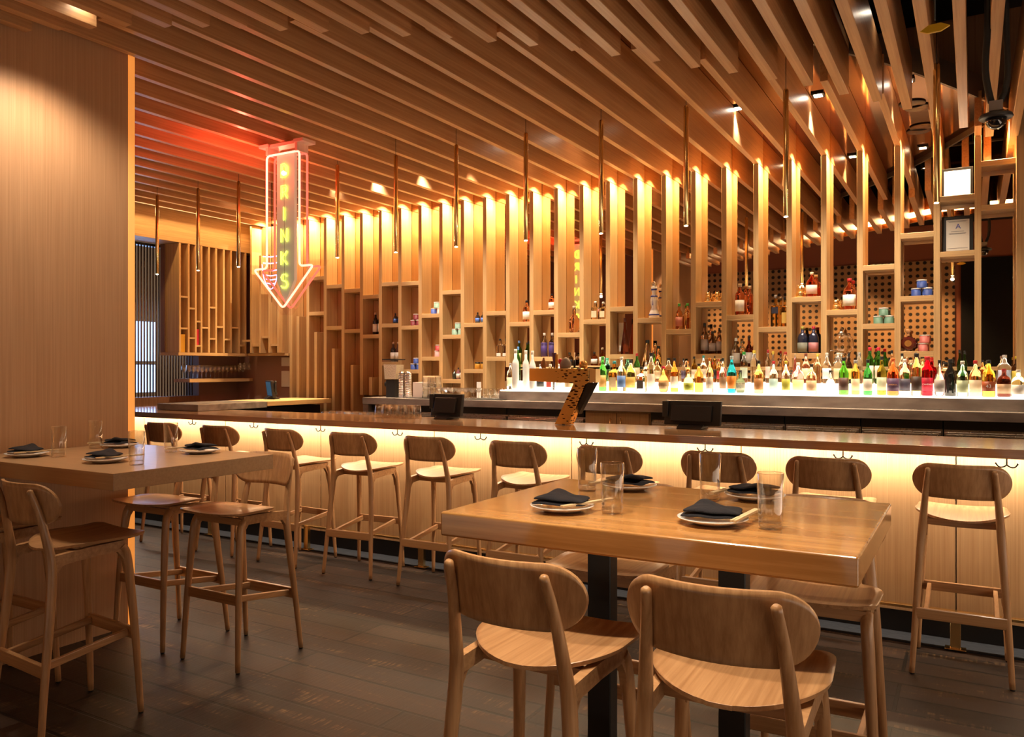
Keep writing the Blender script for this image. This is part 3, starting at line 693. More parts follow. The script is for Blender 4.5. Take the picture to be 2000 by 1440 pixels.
# ================================================================= STOOLS
def make_stool():
    t = thing('bar_stool', '', 'bar stool')
    # seat
    bm = bmesh.new(); NU, NV = 16, 22
    def sz(x, v):
        e = (x / .21) ** 2; rear = 1 - v
        return .752 + .010 * v + e * (.027 * rear + .012 * v) + (.010 * max(0, v - .8) / .2)
    top = []; bot = []
    for j in range(NV + 1):
        v = .5 - .5 * math.cos(PI * j / NV); y = -.135 + .385 * v
        if y < .06: w = .212 * math.sqrt(max(0, 1 - ((.06 - y) / .195) ** 2))
        else: w = .212 - .012 * (y - .06) / .19
        ex = y - (.25 - .045)
        if ex > 0: w -= .045 - math.sqrt(max(0, .045 ** 2 - ex ** 2))
        w = max(w, .03)
        rt, rb = [], []
        for i in range(NU + 1):
            x = w * (2 * i / NU - 1); z = sz(x, v); rt.append(bm.verts.new((x, y, z + .0055))); rb.append(bm.verts.new((x * .985, y, z - .0055)))
        top.append(rt); bot.append(rb)
    for j in range(NV):
        for i in range(NU):
            bm.faces.new((top[j][i], top[j][i + 1], top[j + 1][i + 1], top[j + 1][i])).smooth = True
            bm.faces.new((bot[j][i], bot[j + 1][i], bot[j + 1][i + 1], bot[j][i + 1])).smooth = True
        for i, q in ((0, 1), (NU, 1)): bm.faces.new((top[j][i], top[j + 1][i], bot[j + 1][i], bot[j][i]))
    for i in range(NU):
        bm.faces.new((top[0][i], top[0][i + 1], bot[0][i + 1], bot[0][i])); bm.faces.new((top[NV][i], top[NV][i + 1], bot[NV][i + 1], bot[NV][i]))
    obj('seat', bm, M['stoolY'], t)
    # backrest: bent stadium panel
    bm = bmesh.new(); hw, hz, r = .212, .085, .085
    fr, bk_ = [], []
    NB = 30; NH = 8
    for i in range(NB + 1):
        x = -hw * math.cos(PI * i / NB); ax = abs(x) - (hw - r)
        h = hz if ax <= 0 else math.sqrt(max(0, r * r - ax * ax)); h = max(h, .006)
        a_, b2 = [], []
        for k in range(NH + 1):
            z = .955 + h * (2 * k / NH - 1)
            y = -.212 + .075 * (x / hw) ** 2 - (z - .955) * .18
            a_.append(bm.verts.new((x, y + .0055, z))); b2.append(bm.verts.new((x, y - .0055, z)))
        fr.append(a_); bk_.append(b2)
    for i in range(NB):
        for k in range(NH):
            bm.faces.new((fr[i][k], fr[i][k + 1], fr[i + 1][k + 1], fr[i + 1][k])).smooth = True
            bm.faces.new((bk_[i][k], bk_[i + 1][k], bk_[i + 1][k + 1], bk_[i][k + 1])).smooth = True
        for k in (0, NH): bm.faces.new((fr[i][k], fr[i + 1][k], bk_[i + 1][k], bk_[i][k]))
    for i in (0, NB):
        for k in range(NH): bm.faces.new((fr[i][k], fr[i][k + 1], bk_[i][k + 1], bk_[i][k]))
    obj('backrest', bm, M['stoolZ'], t)
    for s in (-1, 1):
        p = smooth_path([(s * .210, -.210, .006), (s * .196, -.188, .25), (s * .180, -.160, .52), (s * .168, -.148, .70), (s * .158, -.165, .82), (s * .148, -.190, .93), (s * .139, -.218, 1.012)], 5)
        n = len(p); rad = []
        for i in range(n):
            z = p[i].z; rad.append(.0125 + .0075 * min(1, z / .62) if z < .70 else .020 - .008 * min(1, (z - .70) / .31))
        p.append(p[-1] + (p[-1] - p[-2]).normalized() * .006); rad.append(.006)
        bm = bmesh.new(); tube(bm, p, rad, 12, 1.0, up=(0, 1, 0)); lg = obj('rear_leg', bm, M['stoolZ'], t)
        bm = bmesh.new(); lathe(bm, [(0, 0), (.010, 0), (.010, .007), (0, .007)], 10, s * .210, -.210); obj('glide', bm, M['rubber'], lg)
        p = smooth_path([(s * .205, .210, .006), (s * .190, .192, .35), (s * .176, .172, .62), (s * .171, .160, .705), (s * .170, .138, .736)], 5)
        rad = [.0125 + .0065 * min(1, q.z / .6) for q in p]
        bm = bmesh.new(); tube(bm, p, rad, 12, 1.0, up=(0, 1, 0)); lg = obj('front_leg', bm, M['stoolZ'], t)
        bm = bmesh.new(); lathe(bm, [(0, 0), (.010, 0), (.010, .007), (0, .007)], 10, s * .205, .210); obj('glide', bm, M['rubber'], lg)
    # seat frame: side rails, cross rails, curved gussets
    bm = bmesh.new()
    for s in (-1, 1):
        tube(bm, [(s * .169, -.155, .722), (s * .169, 0, .735), (s * .169, .15, .738)], [.013, .013, .013], ey=1.7, square=True)
        g = [(.158, .726), (.158, .62), (.145, .68), (.12, .715), (.08, .726)]
        prism(bm, g, 'X', s * .169 - .011, s * .169 + .011)
        g = [(-.146, .712), (-.152, .60), (-.135, .665), (-.11, .70), (-.07, .712)]
        prism(bm, g, 'X', s * .169 - .011, s * .169 + .011)
    tube(bm, [(-.168, -.03, .728), (0, -.03, .724), (.168, -.03, .728)], .012, ey=1.3, square=True)
    tube(bm, [(-.168, .15, .730), (.168, .15, .730)], .011, ey=1.5, square=True)
    obj('seat_frame', bm, M['stoolX'], t)
    bm = bmesh.new(); box(bm, -.192, .192, -.199, -.179, .272, .325); obj('rear_stretcher', bm, M['stoolX'], t, None, .003, 1)
    bm = bmesh.new(); box(bm, -.190, .190, .181, .199, .325, .375); obj('front_stretcher', bm, M['stoolX'], t, None, .003, 1)
    for s in (-1, 1):
        bm = bmesh.new(); tube(bm, [(s * .150, -.178, .300), (s * .150, .18, .350)], .010, ey=1.5, square=True); obj('side_stretcher', bm, M['stoolY'], t, None, .002, 1)
    return t
stool = make_stool()
first = [True]
def place(x, y, rz, label, group):
    if first[0]:
        first[0] = False; stool.location = (x, y, 0); stool.rotation_euler = (0, 0, rz); t = stool
    else: t = dup(stool, (x, y, 0), rz)
    tag(t, label, 'bar stool', group); return t
G = 'oak bar stools along the bar'
bars = [(-6.03, 'farthest left, beside the partition end'), (-5.32, 'second from the left end'), (-4.60, 'third from the left end'),
        (-3.92, 'fourth from the left end'), (-3.23, 'fifth from the left end'), (-2.53, 'partly behind the left corner of the near table'),
        (-1.90, 'behind the two left tumblers of the near table'), (-1.24, 'behind the third tumbler of the near table'), (-.66, 'showing above the right end of the near table'), (-.05, 'rightmost, fully visible at the right edge')]
rots = [2, 1, -3, 4, 1, 0, 1, 1, 0, 0]
for (x, l), r_ in zip(bars, rots):
    place(x, 4.592, R(r_), 'oak bar stool facing the bar, ' + l, G)
G2 = 'oak stools around the near table'
place(-.49, 1.895, R(1), 'oak stool before the near table, back to us, right of the two', G2)
place(-.995, 1.875, R(-3), 'oak stool before the near table, back to us, left of the two', G2)
place(-.46, 2.84, PI + R(2), 'oak stool on the far side of the near table, right one showing its seat', G2)
place(-1.17, 2.84, PI, 'oak stool on the far side of the near table, left one mostly hidden', G2)
G3 = 'oak stools around the left table'
place(-3.36, 2.01, R(-4), 'oak stool at the bottom left corner, back to us', G3)
place(-3.99, 2.01, R(0), 'oak stool cut by the left picture edge beside the partition', G3)
place(-3.33, 2.93, PI, 'oak stool beyond the left table, its curved back past the table corner', G3)
place(-3.90, 2.93, PI, 'oak stool on the far side of the left table nearest the partition end', G3)

# ================================================================= TABLES
tb = thing('high_table', 'thick solid oak high table with black posts in the right foreground', 'table', (-.805, 2.388, 0))
bx('tabletop', (-.58, .58, -.42, .42, .998, 1.07), M['tableX'], tb, .006, 3)
for x in (-.235, .19):
    bx('post', (x - .04, x + .04, -.03, .03, .02, .997), M['black'], tb, .003, 1)
bx('base_plate', (-.35, .32, -.22, .22, 0, .019), M['black'], tb, .004, 1)
lt = thing('wall_table', 'thick oak laminate high table fixed against the partition on the left', 'table', (-3.64, 2.44, 0))
bx('tabletop', (-.608, .60, -.43, .43, .998, 1.07), M['laminateX'], lt, .0015, 1)

# tableware
tum = None
def tumbler(x, y, z, label, group):
    global tum
    if tum is None:
        bm = bmesh.new(); lathe(bm, [(0, 0), (.0285, 0), (.031, .003), (.032, .02), (.0355, .148), (.0348, .150), (.0338, .148), (.0298, .024), (.026, .018), (0, .017)], 28)
        tum = obj('tumbler', bm, M['thin']); o = tum
        bm = bmesh.new(); lathe(bm, [(0, .0015), (.0275, .0015), (.0295, .004), (.0288, .0165), (0, .0165)], 24); obj('heavy_base', bm, M['thin'], tum)
    else:
        o = tum.copy(); C.objects.link(o); c = tum.children[0].copy(); C.objects.link(c); c.parent = o
    o.location = (x, y, z); o.rotation_euler = (0, 0, random.random() * 6); tag(o, label, 'glass', group)
pl0 = nk0 = ch0 = None
def setting(x, y, rz, chop, l):
    global pl0, nk0, ch0
    z = 1.0705
    if pl0 is None:
        bm = bmesh.new(); lathe(bm, [(0, 0), (.052, 0), (.058, .003), (.085, .012), (.0965, .017), (.097, .0185), (.094, .0195), (.082, .015), (.056, .008), (0, .007)], 40)
        pl0 = obj('side_plate', bm, M['white'])
        # folded napkin
        bm = bmesh.new()
        def sheet(poly, z0, z1, puff):
            n = len(poly); cx_ = sum(p[0] for p in poly) / n; cy_ = sum(p[1] for p in poly) / n
            rings = []
            for sc, zz in ((.97, z0), (1.0, z0 + (z1 - z0) * .5), (.97, z1), (.7, z1 + puff), (.3, z1 + puff * 1.25)):
                rings.append([(cx_ + (px_ - cx_) * sc, cy_ + (py_ - cy_) * sc, zz + .0025 * math.sin(px_ * 70 + py_ * 40)) for px_, py_ in poly])
            ring_skin(bm, rings)
        def dens(poly, k=5):
            out = []
            for i in range(len(poly)):
                a_, b2 = poly[i], poly[(i + 1) % len(poly)]
                for j in range(k): out.append((a_[0] + (b2[0] - a_[0]) * j / k, a_[1] + (b2[1] - a_[1]) * j / k))
            return out
        sheet(dens([(-.080, -.046), (.064, -.050), (.078, .040), (-.060, .050)]), .0185, .025, .003)
        sheet(dens([(-.076, -.042), (.066, -.046), (.074, .034), (-.035, .052)]), .0295, .037, .004)
        for v in bm.verts:
            if v.co.z > .028: v.co.z += .017 * math.exp(-((v.co.x + .03) ** 2 + (v.co.y - .045) ** 2) / .0009) - .004 * math.exp(-((v.co.x - .06) ** 2 + (v.co.y + .03) ** 2) / .001)
        nk0 = obj('folded_napkin', bm, M['cloth'])
        md = nk0.modifiers.new('s', 'SUBSURF'); md.levels = 1; md.render_levels = 1
        bm = bmesh.new()
        for q in (-.0045, .0045): tube(bm, [(q, -.08, .0), (q * .9, .13, .0)], [.0034, .0042], ey=.8, square=True)
        ch0 = obj('chopsticks', bm, M['pale'])
        P, N_, H_ = pl0, nk0, ch0
    else:
        P, N_, H_ = pl0.copy(), nk0.copy(), ch0.copy()
        for o in (P, N_, H_): C.objects.link(o)
    P.location = (x, y, z); tag(P, 'round white side plate ' + l, 'plate', 'side plates on the tables')
    N_.location = (x, y, z); N_.rotation_euler = (0, 0, rz); N_.scale = (1.1, 1.1, 1.15); tag(N_, 'folded black napkin on the plate ' + l, 'napkin', 'black napkins on the plates')
    cxx, cyy, cr = chop
    H_.location = (x + cxx, y + cyy, z + .0285); H_.rotation_euler = (R(0), 0, cr); tag(H_, 'pale wooden chopsticks on the plate ' + l, 'chopsticks', 'chopsticks on the plates')
setting(-1.075, 2.165, R(8), (.07, -.01, R(-20)), 'at the front left of the near table')
setting(-.625, 2.195, R(12), (.085, -.01, R(-4)), 'at the front right of the near table')
setting(-1.06, 2.67, R(185), (-.075, 0, R(172)), 'at the back left of the near table')
setting(-.62, 2.67, R(178), (-.085, 0, R(170)), 'at the back right of the near table')
setting(-4.00, 2.19, R(5), (.07, -.01, R(-12)), 'at the left picture edge on the left table')
setting(-3.45, 2.24, R(5), (.07, 0, R(-14)), 'nearest the front corner of the left table')
setting(-4.03, 2.70, R(185), (-.07, 0, R(175)), 'nearest the partition end on the left table')
setting(-3.40, 2.72, R(180), (-.08, 0, R(175)), 'at the far right of the left table')
for x, y, l in ((-1.178, 2.57, 'at the back left of the near table'), (-.927, 2.20, 'right of the front left plate on the near table'), (-.749, 2.60, 'between the two back plates of the near table'), (-.47, 2.20, 'nearest the right end of the near table'),
                (-3.845, 2.257, 'between the two front plates of the left table'), (-4.09, 2.60, 'against the partition on the left table'), (-3.236, 2.25, 'nearest the front corner of the left table'), (-3.575, 2.68, 'left of the far right plate on the left table')):
    tumbler(x, y, 1.0705, 'clear straight glass tumbler ' + l, 'tumblers on the tables')

# ================================================================= BAR TOP THINGS
def till(x, y, z, rz, w, h, label, front=False):
    t = thing('till_screen', label, 'till', (x, y, z), rz)
    bm = bmesh.new(); prism(bm, [(-.09, 0), (.09, 0), (.05, .03), (-.03, .03)], 'X', -w * .22, w * .22); obj('stand', bm, M['blackp'], t, None, .004, 1)
    bm = bmesh.new(); prism(bm, [(-.02, .02), (.02, .02), (.045, h), (.012, h)], 'X', -w / 2, w / 2)
    obj('screen_case', bm, M['blackp'], t, None, .006, 2)
    bm = bmesh.new(); prism(bm, [(-.045, .05), (-.005, .05), (.022, h - .03), (-.01, h - .03)], 'X', -w * .36, w * .36); obj('rear_cover', bm, M['blackp'], t, None, .006, 2)
    bm = bmesh.new(); box(bm, -w / 2 - .012, -w / 2 + .03, -.02, .0, h * .4, h * .98); obj('card_reader', bm, M['blackp'], t, None, .002, 1)
    bm = bmesh.new(); prism(bm, [(.0225, .04), (.0235, .04), (.0455, h - .015), (.0445, h - .015)], 'X', -w / 2 + .02, w / 2 - .02); obj('display', bm, M['screen'], t)
till(XatY(872, 5.44), 5.44, 1.0855, R(-6), .32, .205, 'black touchscreen till seen from behind, left of the brass tower')
till(XatY(1352, 5.42), 5.42, 1.0855, R(-2), .40, .19, 'black touchscreen till seen from behind, right of the brass tower')
till(XatY(522, 6.5) + .02, 6.55, 1.1505, R(150), .26, .21, 'small dark till with a dim screen on the far oak ledge')
# brass tower shaped like a seven
TX, TY = XatY(1105, 5.30), 5.30
tw = thing('brass_tap_tower', 'brass beer tower shaped like a seven with cut out slots', 'beer tower', (TX, TY, 1.0855))
k_ = mpp(1105, 5.30)
def tp(px, py): return ((px - 1105) * k_ * .90, (828 - py) * k_)
bm = bmesh.new(); prism(bm, [tp(1022, 718), tp(1165, 718), tp(1165, 745), tp(1157, 748), tp(1118, 827.5), tp(1084, 827.5), tp(1130, 747), tp(1022, 743)], 'Y', -.045, .045)
obj('tower_body', bm, M['tower'], tw, None, .002, 1)
bm = bmesh.new(); prism(bm, [tp(1166, 719), tp(1181, 719), tp(1181, 745), tp(1166, 745)], 'Y', -.04, .04); obj('end_cap', bm, mat('gilt_cap', (.8, .6, .3), .35, .8), tw)
bm = bmesh.new(); prism(bm, [tp(1160, 746), tp(1178, 745), tp(1143, 800), tp(1140, 806), tp(1138, 790)], 'Y', -.03, .03); obj('rear_panel', bm, M['black'], tw)
hz = (828 - 718) * k_ + .001
def handle(px, prof, m, name='tap_handle'):
    bm = bmesh.new(); lathe(bm, prof, 18, (px - 1105) * k_ * .9, 0, hz); obj(name, bm, m, tw)
handle(1051, [(0, 0), (.016, 0), (.024, .02), (.022, .045), (.010, .06), (.008, .078), (0, .08)], col_mat((.35, .13, .03)))
handle(1077, [(0, 0), (.006, 0), (.010, .05), (.018, .11), (.015, .115), (0, .115)], col_mat((.12, .05, .10)))
handle(1083, [(0, 0), (.010, 0), (.011, .10), (.009, .105), (0, .105)], col_mat((.75, .35, .04)))
handle(1092, [(0, 0), (.005, 0), (.006, .03), (.016, .045), (.015, .065), (0, .072)], col_mat((.65, .03, .05)))
handle(1105, [(0, 0), (.036, 0), (.041, .02), (.040, .04), (.024, .07), (0, .082)], col_mat((.26, .20, .16)))
handle(1126, [(0, 0), (.008, 0), (.008, .06), (0, .06)], M['black'])
handle(1147, [(0, 0), (.028, 0), (.033, .025), (.024, .05), (0, .056)], col_mat((.7, .38, .1), 'foil'))
# rocks glasses upside down
rg = None
def rocks(x, y, z, label, group, up=False):
    global rg
    if rg is None:
        bm = bmesh.new(); lathe(bm, [(.040, 0), (.037, .05), (.031, .105), (.028, .108), (0, .108), (0, .098), (.028, .097), (.034, .05), (.0375, 0)], 18); rg = obj('rocks_glass', bm, M['bright']); o = rg
    else: o = rg.copy(); C.objects.link(o)
    o.location = (x, y, z if not up else z + .108)
    if up: o.rotation_euler = (PI, 0, 0)
    tag(o, label, 'glass', group)
for r_ in range(2):
    for k in range(5):
        rocks(XatY(755, 5.4) + k * .083, 5.30 + r_ * .09, 1.0855, 'upside down glass in the double row on the bar top left of the till', 'upside down glasses on the bar top')
for r_ in range(2):
    for k in range(6):
        rocks(-5.35 + k * .095, 5.70 + r_ * .1, .985, 'upside down glass on the work station behind the bar', 'upside down glasses on the work station')
# things on the left of the back counter
CZ = 1.1905
x = XatY(769, 6.85)
dp = thing('dry_food_dispenser', 'clear dispenser of pale grains on a black stand at the left of the back counter', 'dispenser', (x, 6.85, CZ))
bm = bmesh.new(); prism(bm, [(-.095, .40), (.095, .40), (.075, .19), (-.075, .19)], 'Y', -.07, .07); obj('hopper', bm, M['thin'], dp)
bm = bmesh.new(); prism(bm, [(-.088, .355), (.088, .35), (.071, .195), (-.071, .195)], 'Y', -.064, .064); obj('grains', bm, mat('pale_grains', (.85, .76, .60), .8, bump=1, bscale=90), dp); dp.children[-1]['kind'] = 'stuff'
bx('lid', (-.10, .10, -.075, .075, .401, .412), M['blackp'], dp)
bm = bmesh.new(); box(bm, -.06, .06, -.06, .06, .0, .188); obj('stand', bm, M['blackp'], dp, None, .006)
bm = bmesh.new(); tube(bm, [(-.061, -.02, .14), (-.09, -.02, .14)], .028, 14); obj('knob', bm, M['blackp'], dp)
x = XatY(791, 6.80)
for j, (dx, lab) in enumerate(((-.04, 'left'), (.046, 'right'))):
    t = thing('shaker_tin_stack', 'tall stack of nested steel shaker tins, the %s of two beside the dispenser' % lab, 'shaker tins', (x + dx, 6.80, CZ))
    bm = bmesh.new(); prof = [(0, 0), (.034, 0)]
    for k in range(14): z = .015 + k * .018; prof += [(.036, z), (.040, z + .012), (.041, z + .013), (.037, z + .0145)]
    prof += [(.037, .275), (0, .275)]
    lathe(bm, prof, 18); obj('tins', bm, M['chrome'], t)
o = bx('napkin_box', (XatY(812, 6.8), XatY(812, 6.8) + .13, 6.75, 6.87, CZ, CZ + .165), mat('white_card', (.7, .62, .55), .6)); tag(o, 'white and tan napkin box beside the shaker tins', 'box')
o = bx('wooden_caddy', (XatY(834, 7.0), XatY(834, 7.0) + .15, 6.93, 7.05, CZ, CZ + .23), M['pale']); tag(o, 'pale wooden caddy behind the stacked coupe glasses', 'caddy')
o = bx('bar_mat', (XatY(800, 6.7), XatY(985, 6.7), 6.64, 6.92, CZ, CZ + .006), M['rubber']); tag(o, 'long black rubber mat under the glasses on the back counter', 'bar mat')
o.name = 'bar_mat'
# move box onto mat level is not needed; coupe glasses in rows
coupe = [(0, 0), (.030, .001), (.028, .004), (.004, .009), (.0035, .045), (.012, .052), (.036, .072), (.040, .09), (.0385, .09), (.034, .073), (.010, .055), (0, .053)]
bm = bmesh.new(); lathe(bm, coupe, 16); cg = obj('coupe_glass', bm, M['bright']); n = 0
xa, xb = XatY(834, 6.75), XatY(978, 6.75)
for r_ in range(2):
    for k in range(6):
        o = cg if n == 0 else cg.copy()
        if n: C.objects.link(o)
        n += 1
        o.scale = (1, 1, 1.2); o.location = (xa + .20 + k * .083, 6.69 + r_ * .09, CZ + .0065); tag(o, 'stemmed glass standing in rows on the black bar mat', 'glass', 'stemmed glasses on the bar mat')
for k in range(2):
    for r_ in range(2):
        for q in range(2):
            rocks(xa + .02 + .09 * k, 6.70 + .09 * r_, CZ + .0065 + q * .109, 'glass in the stacked block left on the black bar mat', 'stacked glasses on the bar mat')
o = bx('small_sign_card', (XatY(931, 7.0), XatY(931, 7.0) + .05, 7.0, 7.01, CZ, CZ + .17), M['paper']); tag(o, 'small white card standing behind the stemmed glasses', 'card')
for k in range(3):
    rocks(XatY(950, 6.98) + k * .083, 6.98, CZ, 'ribbed tall glass in the cluster at the left end of the lit step', 'glasses beside the lit step')

# ================================================================= BOTTLES
SHP = {   # name: list of (r fraction of R, z fraction of H)
 'std': [(0, 0), (.9, 0), (1, .02), (1, .55), (.93, .62), (.6, .70), (.36, .76), (.33, .93)],
 'wine': [(0, 0), (.92, 0), (1, .02), (1, .58), (.85, .66), (.42, .76), (.36, .80), (.36, .95)],
 'squat': [(0, 0), (.92, 0), (1, .03), (1, .52), (.96, .60), (.75, .70), (.35, .78), (.30, .92)],
 'round': [(0, 0), (.62, 0), (.80, .04), (1, .26), (.97, .44), (.70, .58), (.34, .68), (.28, .92)],
 'taper': [(0, 0), (.8, 0), (.86, .02), (1, .5), (.98, .58), (.55, .72), (.34, .80), (.32, .94)],
 'square': [(0, 0), (.96, 0), (1, .02), (1, .60), (.9, .66), (.4, .70), (.32, .74), (.32, .93)],
 'cone': [(0, 0), (.95, 0), (1, .02), (.9, .2), (.55, .5), (.34, .7), (.28, .95)],
 'tall': [(0, 0), (.92, 0), (1, .015), (1, .64), (.9, .70), (.45, .78), (.42, .95)],
}
_bc = {}
def bottle(x, y, z, H, Rr, shape, glassc, labelc, capc, text, group, lab=(.12, .45), tint='glass', cap=.09, words=None, wc=(.9, .9, .9), wsz=None, capr=None):
    key = (shape, round(H, 3), round(Rr, 3), glassc, labelc, capc, lab, tint)
    t = thing('bottle', text, 'bottle', (x, y, z + .0006), R(30) if words else 0, group)
    t.rotation_euler.z = math.atan2(-x, y) if words else 0
    sh = SHP[shape]; n = 4 if shape == 'square' else 20
    bm = bmesh.new(); zt_ = sh[-1][1]
    prof = [(r * Rr, q * H) for r, q in sh] + [(0, zt_ * H)]
    if shape == 'square':
        rings = []
        for r, q in prof:
            r *= .95; c = r * .78 if r > Rr * .5 else r
            rings.append([(c, r, q), (-c, r, q), (-r, c, q), (-r, -c, q), (-c, -r, q), (c, -r, q), (r, -c, q), (r, c, q)])
        ring_skin(bm, rings, smooth=False)
    else: lathe(bm, prof, n)
    gm = col_mat(glassc, 'glass') if tint == 'glass' else (M['glass'] if tint == 'clear' else mat_opaque(glassc))
    obj('glass_body', bm, gm, t)
    if tint == 'clear' and glassc:   # liquid fill
        bm = bmesh.new(); pr = [(r * Rr * .9, .012 + q * H * .72) for r, q in sh if q <= .56]; pr.append((0, pr[-1][1])); lathe(bm, pr, 16)
        obj('liquor', bm, mat_liq(glassc), t)
    if labelc:
        z0, z1 = lab[0] * H, lab[1] * H
        def rad(q):
            for (r1, q1), (r2, q2) in zip(sh[1:-1], sh[2:]):
                if q1 <= q <= q2: return Rr * (r1 + (r2 - r1) * (q - q1) / max(1e-6, q2 - q1))
            return Rr
        bm = bmesh.new(); e = .0009
        if shape == 'square': e = -.0; box(bm, -Rr * .72, Rr * .72, -Rr * .955 - .0015, -Rr * .955 - .0004, z0, z1)
        else:
            pr = [rad(lab[0]) + e, rad((lab[0] + lab[1]) / 2) + e, rad(lab[1]) + e]
            zz = [z0, (z0 + z1) / 2, z1]; rings = []
            a0, a1 = -PI * .5 - 1.35, -PI * .5 + 1.35
            for r, q in zip(pr, zz):
                rings.append([(r * math.cos(a0 + (a1 - a0) * k / 12), r * math.sin(a0 + (a1 - a0) * k / 12), q) for k in range(13)] +
                             [((r - .0007) * math.cos(a1 - (a1 - a0) * k / 12), (r - .0007) * math.sin(a1 - (a1 - a0) * k / 12), q) for k in range(13)])
            ring_skin(bm, rings)
        obj('paper_label', bm, col_mat(labelc), t)
    if capc:
        r0 = capr or sh[-1][0] * Rr * 1.12; bm = bmesh.new()
        lathe(bm, [(0, 0), (r0, 0), (r0, cap * H), (r0 * .9, cap * H + .002), (0, cap * H + .002)], 14, 0, 0, (1 - cap) * H if zt_ >= 1 - cap else zt_ * H)
        obj('cap', bm, col_mat(capc), t)
    if words:
        text_mesh('lettering', words, wsz or Rr * .5, col_mat(wc), t, (0, -Rr - .003, (lab[0] + lab[1]) / 2 * H))
    return t
_mo = {}
def mat_opaque(c):
    if c not in _mo: _mo[c] = mat('dark_bottle_glass', c, .08, coat=.6)
    return _mo[c]
_ml = {}
def mat_liq(c):
    if c not in _ml: _ml[c] = mat('liquor', c, .05, trans=.9, ior=1.2)
    return _ml[c]
AMB, DAMB, CLR, GRN, PGRN = (1, .50, .10), (.55, .16, .03), (.97, .96, .92), (.10, .45, .08), (.70, .88, .68)
WH, CRM, TAN, BLK, GLD, RED, BLU, GRY, YEL, ORG, TEAL = (.75, .73, .68), (.72, .62, .42), (.50, .36, .22), (.02, .02, .02), (.62, .42, .10), (.55, .03, .04), (.12, .25, .6), (.35, .33, .33), (.75, .60, .08), (.8, .28, .04), (.05, .35, .38)
